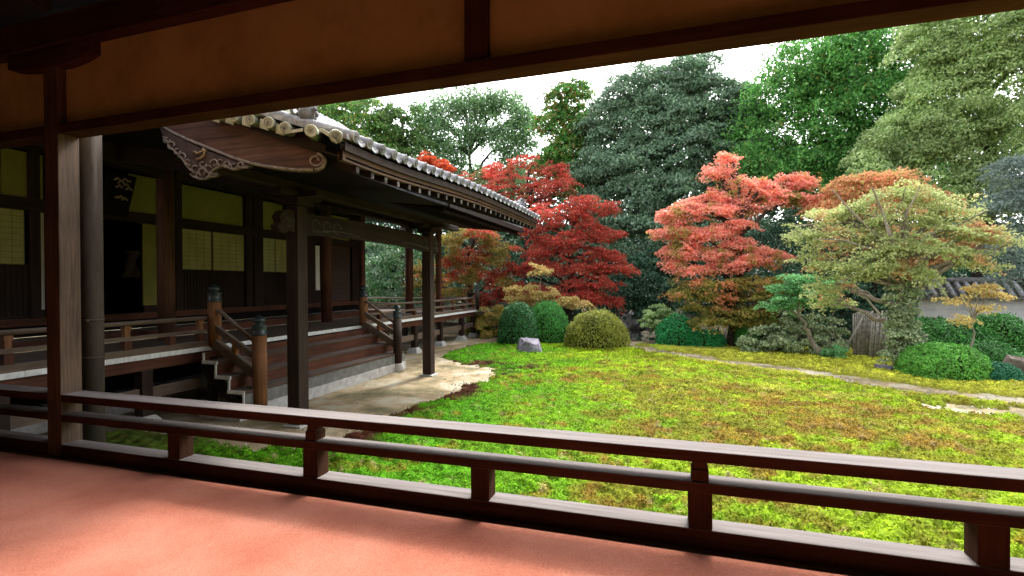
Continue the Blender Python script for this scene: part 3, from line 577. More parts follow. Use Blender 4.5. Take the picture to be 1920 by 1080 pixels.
# near verge: tiles facing the corridor, following the curved slope
vt = MB(); vr = MB()
for i, (px, py, r_) in enumerate(((437, 220, .052), (469, 224, .056), (503, 230, .062), (534, 240, .064), (470-60, 216, .05), (384, 212, .05))):
    p = at(px, py, 4.12 - .0*i); disc(vt, p, (.28, -1, -.10), r_, .55); disc_relief(vr, p, (.28, -1, -.10), r_*.92)
    for dz in (-.005, -.032): vt.bar(p + (-.15, .05, dz+.045), p + (-.04, .05, dz+.005), .07, .010, (0, 1, .2))
vt.tube([at(425, 205, 4.3), at(500, 212, 4.3), at(560, 222, 4.3)], .05, 10)
vt.join(vr).build('verge_tiles', [TILEL, TILED], roof)
# corner cluster: fan tile, two rolls and devil tile
cc = MB(); cr = MB()
p = at(630, 256, 4.12); disc(cc, p, (.62, -.78, -.34), .066, .34); disc_relief(cr, p, (.62, -.78, -.34), .06)
p = at(583, 245, 4.02); a_ = np.array((.45, -.85, -.1)); disc(cc, p, a_, .062, .3); disc_relief(cr, p, a_, .045)
for s_ in (-1, 1):
    v = []
    for t in np.linspace(0, 1, 7):
        q0 = at(583 + s_*(15 + 33*t), 240 + 6*t + (6 if s_ > 0 else 0)*t - 8*math.sin(t*3.14)*.0 + 12*t*t*(1 if s_ > 0 else -.1), 4.08); v.append(q0)
    n0 = len(v); vv = [tuple(x) for x in v] + [tuple(x + np.array((0, 0, -.032))) for x in v] + [tuple(x + np.array((0, .35, .06))) for x in v]
    cc.add(vv, [(i, i+1, n0+i+1, n0+i) for i in range(n0-1)] + [(i, i+1, 2*n0+i+1, 2*n0+i) for i in range(n0-1)] + [(i, i+1, 2*n0+i+1, 2*n0+i)[::-1] for i in range(n0-1)], True)
cc.join(cr).build('corner_tiles', [TILEL, TILED], roof)
def devil(px, py, Y, sc_, name='ridge_end_ornament'):
    c = at(px, py, Y); m = MB()
    for k in range(26):
        t = 2*math.pi*k/13; rr_ = sc_*(.25 + .6*RNG.random())
        s0 = c + np.array((math.cos(t)*rr_, RNG.uniform(-.3, .3)*sc_, math.sin(t)*rr_*.8))
        m.tube([s0 + np.array((math.cos(t+a)*.28, -.12+.1*a, math.sin(t+a)*.28))*sc_*(1-.13*a) for a in np.linspace(0, 4.5, 9)], list(np.linspace(.12, .03, 9)*sc_), 6)
    m.lathe([(.5*sc_, -.5*sc_), (.62*sc_, 0), (.35*sc_, .4*sc_), (.02, .55*sc_)], c, 10)
    return m
devil(577, 212, 4.3, .16).build('ridge_end_ornament', TILED, roof)
dv_ = devil(975, 383, 11.75, .17).build('ridge_end_ornament', TILE, roof)
MB().tube([at(935, 372, 11.5), at(962, 381, 11.6), at(985, 393, 11.6)], [.05, .05, .05], 8).build('verge_ridge_tile', TILE, roof)
MB().tube([(EX-2.6, RYA+.2, ez(4.2)+rz_(EX-2.6)+.14), (EX-1.2, RYA+.2, ez(4.2)+rz_(EX-1.2)+.13), (EX-.55, RYA+.2, ez(4.2)+.24)], .07, 12).build('verge_ridge_tile', TILEL, roof)
# bargeboard facing the corridor
Yh = 4.3
up = [(296, 205), (340, 226), (380, 222), (420, 228), (440, 236), (470, 250), (510, 266), (548, 279), (585, 281), (602, 287)]
dn = [(604, 300), (598, 314), (585, 321), (560, 322), (530, 319), (500, 315), (470, 309), (440, 300), (410, 288), (380, 276), (350, 264), (325, 252), (300, 238)]
up = [(296, 215), (330, 200), (380, 204), (430, 216), (480, 232), (530, 250), (570, 268), (602, 287)]
def poly(pts, Y): return [(float(at(x, y, Y)[0]), float(at(x, y, Y)[2])) for x, y in pts]
hb = wood('bargeboard_wood', (.022, .012, .010), (.17, .095, .078), 'x', gscale=12)
bb = MB().prism(poly(up + dn, Yh), Yh, Yh+.09).build('bargeboard', hb, H, .01)
m = MB(); q0 = [at(x, y-3, Yh-.012) for x, y in dn[2:]]; m.tube(q0, .017, 8)
m.tube([at(592 + 14*math.cos(t)*(1-.10*t), 300 + 13*math.sin(t)*(1-.10*t), Yh-.015) for t in np.linspace(-1.2, 6.5, 22)], .013, 8)
m.tube([at(592 + 17*math.cos(t), 303 + 15*math.sin(t), Yh-.012) for t in np.linspace(-1.4, 1.6, 10)], .016, 8)
m.build('bargeboard_moulding', CARVE, bb)
MB().prism(poly([(300, 215), (330, 205), (380, 213), (430, 226), (480, 242), (530, 260), (590, 280), (612, 284), (612, 272), (560, 248), (480, 220), (430, 205), (300, 190)], Yh-.02), Yh-.04, Yh+.30).build('verge_board', WD['x'], H, .006)
# gable pendant
gp = [(300, 240), (325, 254), (350, 266), (378, 279), (410, 291), (440, 302), (468, 310), (464, 314), (450, 314), (440, 319), (430, 316), (424, 311), (412, 312), (400, 318), (394, 326), (408, 326), (402, 331), (392, 331), (384, 336), (374, 336), (362, 331), (356, 327), (364, 324), (356, 318), (350, 312), (354, 308), (346, 304), (340, 296), (334, 290), (326, 282), (318, 276), (314, 266), (306, 256)]
pd = MB().prism(poly(gp, Yh-.03), Yh-.03, Yh+.02).build('gable_pendant', noisy('pendant_wood', [(.3, (.05, .034, .034)), (.7, (.10, .075, .075))], 12, .8), H)
m = MB()
def curl(cx_, cy_, r, t0, t1, k=.09, w_=.010): m.tube([at(cx_ + r*math.cos(t)*(1-k*abs(t-t0)), cy_ + r*math.sin(t)*(1-k*abs(t-t0)), Yh-.04) for t in np.linspace(t0, t1, 12)], w_, 6)
m.tube([at(x, y, Yh-.036) for x, y in gp[7:]], .011, 6)
for a in ((312, 262, 7, 0, 5), (322, 272, 8, 2, 7), (332, 283, 7, 0, 5), (342, 294, 8, 3, 8), (352, 304, 7, 1, 6), (366, 316, 9, 0, 5.5), (380, 322, 8, 2, 7.4), (392, 316, 8, 1, 6), (402, 306, 8, 3, 8.4), (414, 304, 8, 0, 5.3), (426, 308, 7, 2, 7), (438, 311, 7, 0, 5), (452, 309, 6, 2, 7), (372, 329, 6, 1, 6), (388, 328, 6, 3, 8), (380, 308, 7, 0, 5)): curl(*a)
m.build('pendant_scrolls', CARVE, pd)
m = MB(); m.tube([at(x, y, Yh-.045) for x, y in ((380, 278), (384, 284), (382, 292), (376, 297), (368, 299))], .012, 6).tube([at(x, y, Yh-.045) for x, y in ((361, 286), (366, 284), (369, 288), (378, 284), (386, 281))], .010, 6)
m.build('pendant_crest', GOLD, pd)
# main roof over the hall (eave passes above the veranda)
mr = MB(); K = [(-5.5, 2.22), (-6.5, 2.55), (-8.7, 3.5), (-11, 4.9), (-13.5, 6.9)]
pr = K + [(x, z-.14) for x, z in K[::-1]]
mr.prism(pr, 11.9, 18.9).prism([(x, z) for x, z in pr if x < -8], 4.3, 11.89).prism([(x, z) for x, z in pr], 3.3, 4.1)
mr.build('main_roof', TILE, H); MB().box(-5.49, -5.44, 11.92, 18.88, 2.05, 2.215).build('fascia_board', SOFF, H)  # dark board added over the pale roof edge to paint the eave as shaded
m = MB(); 
for i in range(24): y = 12.1 + i*.29; disc(m, (-5.46, y, 2.25), (1, 0, -.3), .06, .6)
m.build('main_eave_tiles', TILE, H)
m = MB(); y = 11.95
while y < 18.8: m.bar((-5.6, y, 2.03), (-9.9, y, 2.72), .06, .08); y += .3
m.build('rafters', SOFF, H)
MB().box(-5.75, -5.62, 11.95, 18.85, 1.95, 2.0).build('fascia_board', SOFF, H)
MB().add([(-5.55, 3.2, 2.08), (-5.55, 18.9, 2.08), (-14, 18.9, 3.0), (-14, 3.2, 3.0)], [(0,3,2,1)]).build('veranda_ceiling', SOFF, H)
MB().add([(-5.55, 18.88, 2.07), (-13.5, 18.88, 6.8), (-14, 18.88, 2.99)], [(0,1,2)]).build('gable_wall', WD['x'], H)
#@@VEG@@
# ------------------------------------------------------------------ vegetation
def unit(n): v = RNG.normal(size=(n, 3)); return v / np.linalg.norm(v, axis=1)[:, None]
def crown(blobs, nleaf, sub, size, style='oak', asp=.5, per=90, core=.35):
    """blobs: (px, py, rx, ry, Y) ellipses of the crown in the photo at distance Y; returns leaf quads + clump centres"""
    A = np.array([b[2]*b[3] for b in blobs], float); A /= A.sum(); P = []; Q = []; S = []; Cc = []
    for b, a in zip(blobs, A):
        px, py, rx, ry, Y = b[:5]; s = px2m(px, Y); c = at(px, py, Y); rX, rZ = rx*s, ry*s; rY = min(rX, rZ)*1.0 if len(b) < 6 else b[5]
        if style == 'maple': rY = max(rY, rX*.7)
        n = max(3, int(nleaf*a/per)); d = unit(n); d[:, 1] -= .25; d /= np.linalg.norm(d, axis=1)[:, None]
        rad = (core + (1-core)*RNG.random(n)**.5)[:, None]; cc = c + d*rad*np.array((rX, rY, rZ)); Cc.append(cc)
        cr = sub*RNG.uniform(.6, 1.3, n)
        for i in range(n):
            m = int(per*RNG.uniform(.6, 1.4)*(cr[i]/sub)**1.2)
            if style in ('oak', 'shrub'):
                e = unit(m); e[:, 2] = np.abs(e[:, 2])*1.0 - .25*(RNG.random(m) < .4); e += d[i]*.35; e /= np.linalg.norm(e, axis=1)[:, None]
                p = cc[i] + e*cr[i]*RNG.uniform(.65, 1.05, m)[:, None]*np.array((1, 1, .75)); nn = e*.8 + unit(m)*.95 + (0, -.15, .1)
            elif style == 'maple':
                th = RNG.uniform(0, 2*math.pi, m); r = cr[i]*RNG.random(m)**.55; tx, ty = RNG.normal(0, .26, 2)
                lx, ly = r*np.cos(th), r*np.sin(th)
                p = cc[i] + np.stack([lx, ly, lx*tx + ly*ty - .30*r*r/cr[i] + RNG.normal(0, .07, m)*cr[i]*1.2], -1); nn = np.array((0, -.15, .7)) + unit(m)*1.0
            elif style == 'airy':
                p = cc[i] + RNG.normal(size=(m, 3))*cr[i]*np.array((.55, .55, .40)); nn = unit(m) + (0, 0, .5)
            elif style == 'cypress':
                k = max(3, m//10); a0 = unit(k); a0[:, 2] = -np.abs(a0[:, 2])*.55 - .1; a0[:, :2] += d[i][:2]*.6; a0 /= np.linalg.norm(a0, axis=1)[:, None]
                j = RNG.integers(0, k, m); t = RNG.random(m)[:, None]*cr[i]*1.5; p = cc[i] + a0[j]*t + RNG.normal(size=(m, 3))*cr[i]*.09; p[:, 2] -= .25*(t[:, 0]**2)/cr[i]*.5; nn = unit(m)*.9 + (0, -.3, .4)
            P.append(p); Q.append(nn)
    P = np.concatenate(P); Q = np.concatenate(Q); Q /= np.linalg.norm(Q, axis=1)[:, None] + 1e-9
    return P, Q, np.concatenate(Cc)
def limb(m, a, b, r0, r1, sag=.12, n=6, seg=6, wob=.04):
    a = np.array(a, float); b = np.array(b, float); L = np.linalg.norm(b-a); pts = []
    for i in range(seg+1):
        t = i/seg; p = a*(1-t) + b*t; p[2] += sag*L*math.sin(math.pi*t)*(1 if b[2] > a[2] else .4)
        if 0 < i < seg: p = p + RNG.normal(size=3)*wob*L*.5
        pts.append(p)
    m.tube(pts, list(np.linspace(r0, r1, seg+1)), n, False); return pts
def tree(name, label, cat, base, top, r, blobs, nleaf, sub, size, lm, bark, style='oak', group=None, asp=.5, per=90, core=.35, twigs=26, lean=None, extra=None, sag=.1):
    """base (px, py|None, Y) foot of the trunk, top (px, py) where it ends"""
    bx, Y = base[0], base[1]; b0 = at(bx, 540, Y); b0[2] = -2.05; tp = at(top[0], top[1], top[2] if len(top) > 2 else Y)
    o = empty(name, tuple(b0), label, cat, group)
    P, Q, Cc = crown(blobs, nleaf, sub, size, style, asp, per, core)
    if style == 'maple' and nleaf > 20000:
        for A in (P, Cc): d_ = np.hypot(A[:, 0]-b0[0], A[:, 1]-b0[1]); A[:, 2] -= .16*d_ - .22 + .35*(fbm(A[:, 0]*.8, A[:, 1]*.8+Y) - .5)
    if extra is not None: P, Q = extra(P, Q)
    m = MB(); tr = limb(m, b0, tp, r, r*.35, 0, 10, 9, .03 if lean is None else lean)
    for b in blobs:
        c = at(b[0], b[1]+b[3]*.2, b[4]); st = min(range(2, len(tr)), key=lambda i: abs(tr[i][2] - (c[2] - .45*np.linalg.norm((c-tr[i])[:2]))))
        L = limb(m, tr[st], c, r*.42, r*.13, sag, 6, 6, .08)
        near = Cc[np.argsort(np.linalg.norm(Cc-c, axis=1))[:max(3, twigs//len(blobs))]]
        for q_ in near: limb(m, L[RNG.integers(2, 6)], q_, r*.13, r*.03, .05, 5, 4, .1)
    m.build('trunk', bark, o)
    c = simple_mesh('crown', leafquads(P - b0, Q, size, asp), np.arange(len(P)*4).reshape(-1, 4), lm, 4, False); c.parent = o
    return o
def dome(name, label, px, py, rx, ry, Y, leaf, nleaf, lm, parts=None, ryd=None, group=None, cat='shrub', bump_=.06, flat=0):
    """clipped shrub: px,py = centre of its foot; rx half width, ry height in photo pixels"""
    s = px2m(px, Y); c = at(px, 540, Y); c[2] = -2.0; a, h, dpt = rx*s, ry*s, (ryd or rx*s)
    n = nleaf; e = unit(int(n*1.5)); e[:, 2] = np.abs(e[:, 2]); e = e[:n]
    pw = .8; e2 = np.sign(e)*np.abs(e)**pw; e2 /= (np.abs(e2)**2.3).sum(1)[:, None]**(1/2.3)
    off = 1 + .02 + .035*(vnoise(e[:, 0]*16, e[:, 1]*16, e[:, 2]*16) - .5)*2 + bump_*1.3*(fbm(e[:, 0]*2.2+Y, e[:, 1]*2.2+px, e[:, 2]*2.2) - .5)*2 + .03*(fbm(e[:, 0]*9, e[:, 1]*9, e[:, 2]*9) - .5)*2
    p = e2*np.array((a, dpt, h))*off[:, None]*(1.015 - .11*RNG.random(n)[:, None]**1.5 + .05*(RNG.random(n)[:, None] > .985)) ; nn = e*.75 + unit(n)*.8
    nn /= np.linalg.norm(nn, axis=1)[:, None]; sh = h*.06; p[:, 2] += sh*0
    V = leafquads(p, nn, leaf, .5)
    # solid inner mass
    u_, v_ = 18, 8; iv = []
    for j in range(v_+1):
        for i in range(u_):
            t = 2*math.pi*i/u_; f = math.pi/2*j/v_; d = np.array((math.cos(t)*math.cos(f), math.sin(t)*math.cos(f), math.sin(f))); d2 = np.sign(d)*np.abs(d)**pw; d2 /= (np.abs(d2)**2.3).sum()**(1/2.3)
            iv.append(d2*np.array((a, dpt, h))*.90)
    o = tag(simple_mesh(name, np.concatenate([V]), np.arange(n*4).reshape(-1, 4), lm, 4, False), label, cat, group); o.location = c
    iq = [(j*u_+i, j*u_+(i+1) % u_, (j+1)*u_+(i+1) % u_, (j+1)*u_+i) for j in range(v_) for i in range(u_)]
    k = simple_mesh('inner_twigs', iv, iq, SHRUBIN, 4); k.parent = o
    return o
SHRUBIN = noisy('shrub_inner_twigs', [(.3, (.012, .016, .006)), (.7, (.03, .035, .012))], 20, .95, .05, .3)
# palettes
BR_ = 1.0
L_OAK = leafmat('oak_leaves', [(.04,.105,.05), (.10,.20,.10), (.22,.35,.20), (.055,.13,.062)], .34, .36, .8, .3, .9)
L_OAKL = leafmat('light_oak_leaves', [(.08,.18,.07), (.15,.29,.11), (.23,.38,.17), (.10,.21,.09)], .36, .45, .5, .3, .9)
L_GRN = leafmat('spotted_green_leaves', [(.06,.18,.03), (.11,.28,.05), (.16,.33,.08), (.08,.22,.05), (.13,.30,.06), (.45,.32,.05)], .36, .5, .4, .3, .8)
L_CYP = leafmat('cypress_sprays', [(.04,.16,.03), (.10,.31,.055), (.19,.45,.10), (.05,.18,.045)], .34, .55, .35, .35, .8, alt=((.45,.25,.06), .68, 2.6))
L_CONI = leafmat('dark_conifer_needles', [(.04,.11,.03), (.08,.17,.04), (.14,.22,.05)], .3, .6, .3, .35, .9)
L_CAM = leafmat('camphor_leaves', [(.16,.26,.07), (.30,.43,.13), (.46,.58,.25), (.18,.29,.09)], .38, .48, .45, .32, .7)
L_TALL = leafmat('bright_green_leaves', [(.04,.13,.025), (.07,.24,.04), (.11,.33,.05), (.35,.12,.05)], .36, .5, .4, .4, 1.)
L_RED = leafmat('red_maple_leaves', [(.36,.03,.03), (.54,.06,.05), (.66,.14,.09), (.44,.06,.05), (.16,.14,.04)], .5, .6, .25, .3, 1.2)
L_REDU = leafmat('red_upper_maple_leaves', [(.45,.05,.045), (.66,.10,.075), (.75,.17,.12), (.36,.09,.05)], .5, .6, .25, .3, 1.2, alt=((.13,.19,.06), .58, .8))
L_PINK = leafmat('coral_maple_leaves', [(.82,.24,.18), (.92,.36,.29), (.96,.50,.41), (.84,.26,.19), (.62,.38,.14)], .5, .6, .25, .2, 1.2, alt=((.40,.33,.09), .58, 1.7))
L_ORG = leafmat('orange_maple_leaves', [(.50,.06,.02), (.62,.11,.03), (.45,.05,.02)], .34, .6, .25, .25, 1.2)
L_TURN = leafmat('turning_maple_leaves', [(.25,.28,.05), (.38,.36,.08), (.50,.30,.10), (.20,.24,.05)], .38, .6, .25, .3, 1., alt=((.66,.14,.09), .55, .9))
L_LOWP = leafmat('green_brown_maple_leaves', [(.16,.20,.03), (.27,.27,.05), (.40,.26,.07), (.13,.18,.03)], .36, .6, .25, .3, 1., alt=((.62,.24,.11), .58, 1.1))
L_PALE = leafmat('pale_green_maple_leaves', [(.28,.35,.11), (.42,.48,.18), (.54,.58,.26), (.32,.40,.13)], .42, .6, .25, .25, 1., alt=((.62,.30,.15), .61, 1.5))
L_SALM = leafmat('salmon_green_leaves', [(.62,.25,.13), (.72,.36,.19), (.42,.38,.12), (.66,.22,.12)], .4, .6, .25, .3, 1.)
L_MINT = leafmat('fresh_green_maple_leaves', [(.10,.34,.10), (.18,.46,.16), (.30,.58,.28), (.09,.28,.09)], .4, .6, .25, .3, 1.4)
L_CMEL = leafmat('glossy_camellia_painted_glints', [(.03,.13,.035), (.06,.22,.055), (.11,.32,.08), (.55,.68,.48), (.05,.19,.05), (.09,.28,.08)], .25, .28, .9, .3, 1.)  # palest leaf shade paints white glints of glare into the colour
L_YEL = leafmat('yellow_sapling_leaves', [(.60,.50,.17), (.70,.60,.25), (.60,.34,.14), (.50,.50,.16)], .4, .6, .25, .2, 2.)
L_MIX = leafmat('yellow_orange_shrub_leaves', [(.28,.44,.08), (.56,.50,.13), (.70,.34,.12), (.20,.36,.07)], .3, .6, .25, .3, 2.)
L_PINE = leafmat('blue_green_pine_needles', [(.08,.13,.11), (.15,.21,.18), (.24,.31,.28)], .15, .55, .4, .3, 1.)
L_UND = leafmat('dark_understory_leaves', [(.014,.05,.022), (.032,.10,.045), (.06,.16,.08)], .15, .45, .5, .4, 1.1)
L_D1 = leafmat('dark_green_clipped_leaves', [(.02,.10,.03), (.04,.17,.045), (.08,.26,.075)], .2, .5, .4, .25, 3)
L_D2 = leafmat('bright_green_clipped_leaves', [(.045,.21,.035), (.08,.34,.055), (.14,.46,.10)], .25, .5, .4, .2, 3)
L_D3 = leafmat('olive_clipped_leaves', [(.14,.17,.018), (.25,.28,.03), (.37,.40,.07), (.18,.16,.03)], .25, .55, .3, .2, 3)
L_D4 = leafmat('emerald_mound_leaves', [(.01,.16,.04), (.02,.27,.07), (.045,.38,.11)], .2, .5, .4, .25, 3)
L_D5 = leafmat('fresh_clipped_leaves', [(.07,.26,.03), (.13,.40,.05), (.24,.54,.10)], .25, .5, .4, .25, 3)
L_D6 = leafmat('hedge_leaves', [(.025,.13,.022), (.05,.22,.035), (.10,.33,.06)], .2, .45, .5, .3, 2)
L_RHO = leafmat('pale_rhododendron_leaves', [(.10,.17,.06), (.23,.32,.14), (.42,.48,.28), (.14,.21,.08)], .2, .45, .45, .35, 2)
L_LSH = leafmat('light_shrub_leaves', [(.15,.30,.08), (.30,.46,.15), (.45,.58,.28), (.11,.21,.06)], .25, .5, .4, .3, 2)
# far wood behind everything
X, Z, Fq = grid(np.linspace(-45, 60, 120), np.linspace(0, 1, 14)); hz = 6.3 + 3.6*fbm(X*.12, X*0+3) + .8*fbm(X*.5, X*0)
tag(simple_mesh('hillside', np.stack([X, 40 + 16*Z + 0*X, -2.3 + hz*np.sin(Z*math.pi/2)*1.0], -1), Fq, noisy('dark_hillside_growth', [(.3, (.008, .02, .01)), (.7, (.03, .06, .025))], 1.2, .95, .05, 1, 3, bdist=.3), 4), kind='structure')
n = 80000; xx = RNG.uniform(-26, 34, n); yy = RNG.uniform(33, 39, n)
top = 7.2 + 3.0*fbm(xx*.3, yy*.3) + 1.2*np.exp(-((xx-20)/9)**2); zz = -2 + (top+2)*RNG.random(n)**.8
tag(simple_mesh('far_wood', leafquads(np.stack([xx, yy, zz], -1), (lambda q: q/np.linalg.norm(q, axis=1)[:, None])(unit(n) + (0, -.4, .4)), .19), np.arange(n*4).reshape(-1, 4), L_UND, 4, False), 'dark mass of undergrowth and woodland at the back of the garden', 'woodland', kind='stuff')
BG = 'tall trees behind the garden'
tree('evergreen_tree', 'green tree flecked with yellow leaves rising just above the porch roof tiles', 'tree', (640, 27), (650, 240), .2, [(620,230,60,50,27), (680,225,55,45,27), (700,270,50,50,27), (640,290,60,50,27), (740,330,50,50,27), (600,200,50,40,28)], 30000, .6, .095, L_GRN, BARKD, 'oak', BG)
tree('conifer_tree', 'dark drooping conifer between the yellow-flecked tree and the open spreading tree', 'tree', (750, 28), (750, 200), .2, [(750,235,50,48,28), (720,260,35,45,28), (760,290,60,45,28), (700,300,40,35,28), (790,320,40,35,28)], 24000, .55, .10, L_CONI, BARKD, 'cypress', BG)
tree('spreading_tree', 'open light green tree with sky showing between its many thin branches', 'tree', (880, 31), (880, 290), .26, [(870,200,70,30,31), (930,195,60,26,31), (810,215,45,35,31), (985,225,40,35,31), (830,270,55,40,31), (960,270,50,35,31), (900,250,60,30,31), (850,330,60,35,31), (950,330,50,30,31)], 34000, .7, .10, L_OAKL, BARKD, 'airy', BG, twigs=160, core=.1, sag=.15)
tree('tall_slender_tree', 'tall narrow green tree with straight dark trunk standing left of the great grey-green tree', 'tree', (1078, 28), (1068, 165), .19, [(1068,180,38,34,28), (1050,225,42,30,28), (1090,235,42,35,28), (1075,285,48,38,28), (1040,300,35,30,28), (1095,330,40,30,28)], 26000, .5, .095, L_TALL, BARKD, 'cypress', BG, twigs=50)
tree('great_oak_tree', 'great rounded grey-green evergreen with billowing crown in the middle of the garden backdrop', 'tree', (1240, 26.5), (1250, 200), .4,
     [(1260,165,75,48,27), (1180,215,62,55,27), (1330,190,60,50,27), (1250,240,85,60,26.5), (1150,290,50,55,26.5), (1370,255,45,50,27), (1310,300,80,55,26), (1200,330,75,55,26), (1120,335,45,40,26), (1290,380,90,55,25.5), (1170,395,70,50,25.5), (1210,450,75,50,25), (1110,410,40,40,26), (1330,440,80,45,25),(1400,330,50,50,26),(1230,190,60,55,27),(1300,240,70,50,26.5),(1140,250,40,45,27),(1340,330,50,40,26),(1410,280,40,40,26.5),(1300,150,50,36,27),(1355,205,50,45,26.5),(1400,240,40,40,26.5),(1190,180,50,40,27)], 175000, .75, .08, L_OAK, BARKD, 'oak', BG, core=.6, per=260)
tree('cypress_tree', 'tall dark green cypress with drooping sprays and orange-brown tufts', 'tree', (1580, 25), (1590, 60), .35,
     [(1530,110,75,50,25), (1620,80,80,55,25), (1700,110,60,60,25), (1470,170,55,50,25), (1560,190,80,60,24.5), (1650,190,75,60,24.5), (1440,250,50,40,24.5), (1520,270,80,50,24.5), (1620,280,75,50,24.5), (1700,240,60,60,25), (1480,320,60,35,24), (1570,345,70,40,24),(1410,300,40,30,24.5),(1590,120,70,60,25)], 100000, .85, .075, L_CYP, BARKD, 'cypress', BG, core=.5, per=230)
tree('camphor_tree', 'tall light yellow-green tree filling the top right corner', 'tree', (1850, 21), (1840, 120), .32,
     [(1790,60,65,50,21), (1870,50,70,60,20), (1930,90,60,70,20), (1800,140,60,50,20.5), (1880,170,75,60,20), (1740,200,50,50,20.5), (1700,270,60,50,20.5), (1790,240,60,50,20), (1660,330,50,40,20), (1940,250,60,60,19.5), (1760,330,60,45,20), (1850,380,60,40,19.5), (1620,390,40,30,20),(1740,120,50,60,21)], 110000, .62, .056, L_CAM, BARKD, 'oak', BG, core=.55, per=260)
tree('pine_tree', 'blue-grey pine reaching in at the right edge above the garden wall', 'tree', (1960, 16.5), (1930, 330), .16, [(1900,330,50,26,16.5), (1880,385,45,22,16.5), (1930,420,40,24,16.5), (1890,470,40,20,16), (1905,520,40,22,16), (1930,370,40,30,17)], 15000, .33, .05, L_PINE, BARKD, 'oak', asp=.22)
MG = 'autumn maples'
tree('maple_tree', 'small fiery orange maple top showing over the porch roof tiles', 'maple', (810, 24), (815, 320), .1, [(800,303,22,14,24), (832,312,18,18,24), (815,330,26,14,24)], 5000, .32, .06, L_ORG, BARKD, 'maple', MG)
tree('maple_tree', 'high red maple with green inner leaves behind the far corner of the porch roof', 'maple', (985, 23.5), (985, 370), .15,
     [(890,330,38,14,24), (940,318,42,16,24), (1000,305,50,16,24), (1040,325,32,22,24), (960,350,60,20,23.5), (1020,360,50,24,23.5), (950,378,45,14,23), (900,355,30,14,24), (1060,350,25,22,23.5)], 18000, .34, .05, L_REDU, BARKD, 'maple', MG)
tree('maple_tree', 'deep crimson maple in broad layers between the porch and the great oak', 'maple', (1060, 20), (1075, 420), .17,
     [(1110,385,50,18,20), (1060,405,60,16,20), (1010,425,45,13,20), (1120,430,60,15,20), (1060,450,70,14,19.8), (1110,475,70,14,19.8), (1020,470,50,12,19.6), (1080,500,70,13,19.5), (1150,492,50,9,19.5), (1010,500,50,11,19.3), (1110,525,60,12,19.2), (1060,545,70,13,19), (950,500,45,12,19.5), (930,545,50,14,19), (1120,555,50,12,19), (990,540,40,10,19), (1000,395,35,12,20.5)], 48000, .32, .045, L_RED, BARKD, 'maple', MG)
tree('maple_tree', 'turning yellow-green maple with orange tips beside the far veranda corner', 'maple', (880, 19.5), (880, 470), .12,
     [(860,450,36,18,19.5), (900,440,36,14,19.5), (940,465,36,14,19.5), (865,485,42,18,19.3), (920,490,45,14,19.3), (880,520,50,18,19.2), (940,530,35,14,19.2), (850,555,36,14,19), (800,520,40,40,20)], 26000, .32, .045, L_TURN, BARKD, 'maple', MG)
tree('maple_tree', 'bright coral pink maple with layered boughs in the centre right of the garden', 'maple', (1370, 17.5), (1390, 400), .16,
     [(1410,348,46,13,18), (1495,330,34,14,18.2), (1350,378,40,13,18), (1515,362,34,12,18), (1455,362,50,13,17.9), (1275,398,42,16,17.8), (1335,402,46,13,17.6), (1400,388,40,11,17.8), (1268,432,44,16,17.5), (1325,440,45,13,17.4), (1380,428,34,12,17.4), (1385,462,30,11,17.3), (1270,466,40,13,17.3), (1335,478,44,12,17.2), (1440,470,40,8,17.3), (1300,505,34,9,17), (1370,500,42,10,17), (1420,488,34,9,17.1), (1265,492,26,9,17.2), (1350,330,20,10,18.2), (1370,300,24,8,18.4), (1330,325,22,7,18.4), (1290,375,20,9,18.2)], 54000, .28, .042, L_PINK, BARKD, 'maple', MG)
tree('maple_tree', 'low green and rust maple boughs spreading beneath the coral maple', 'maple', (1375, 16.9), (1370, 540), .13,
     [(1340,530,65,8,16.9), (1420,528,60,8,16.9), (1300,550,50,7,16.7), (1390,555,70,8,16.8), (1460,545,40,8,16.8), (1320,577,40,7,16.6), (1390,580,60,9,16.6), (1350,600,55,8,16.5), (1430,600,36,9,16.6)], 15000, .33, .045, L_LOWP, BARKD, 'maple', MG)
tree('maple_tree', 'salmon tinted maple rising behind the pale green maple at right', 'maple', (1640, 17.5), (1640, 380), .14,
     [(1600,350,50,20,17.5), (1660,340,50,20,17.5), (1570,385,45,18,17.5), (1640,385,60,20,17.5), (1720,370,45,22,17.5), (1750,440,60,14,17), (1830,455,50,12,17), (1680,440,50,16,17), (1600,450,50,14,17), (1760,480,50,10,17)], 20000, .4, .05, L_SALM, BARKD, 'maple', MG)
tree('spreading_maple', 'broad pale green maple with many bare pale branches leaning over the garden wall', 'maple', (1690, 13.6), (1695, 470), .17,
     [(1560,400,60,20,14), (1630,390,60,22,14), (1700,375,60,22,14), (1770,390,60,24,13.6), (1540,440,60,18,14), (1610,440,60,20,13.8), (1690,420,60,20,13.6), (1800,425,60,20,13.4), (1870,430,50,20,13.2), (1520,480,45,14,14), (1590,490,60,16,13.6), (1660,470,50,20,13.4), (1740,470,60,18,13.2), (1830,480,50,14,13), (1560,530,50,16,13.8), (1620,515,50,16,13.4), (1670,510,45,22,13.2), (1720,530,40,18,13.2), (1550,560,36,14,13.8), (1500,420,30,14,14.2)], 30000, .30, .036, L_PALE, BARKG, 'maple', MG, core=.2, twigs=120, sag=.06)
_sm = bpy.data.objects['spreading_maple']; m = MB()
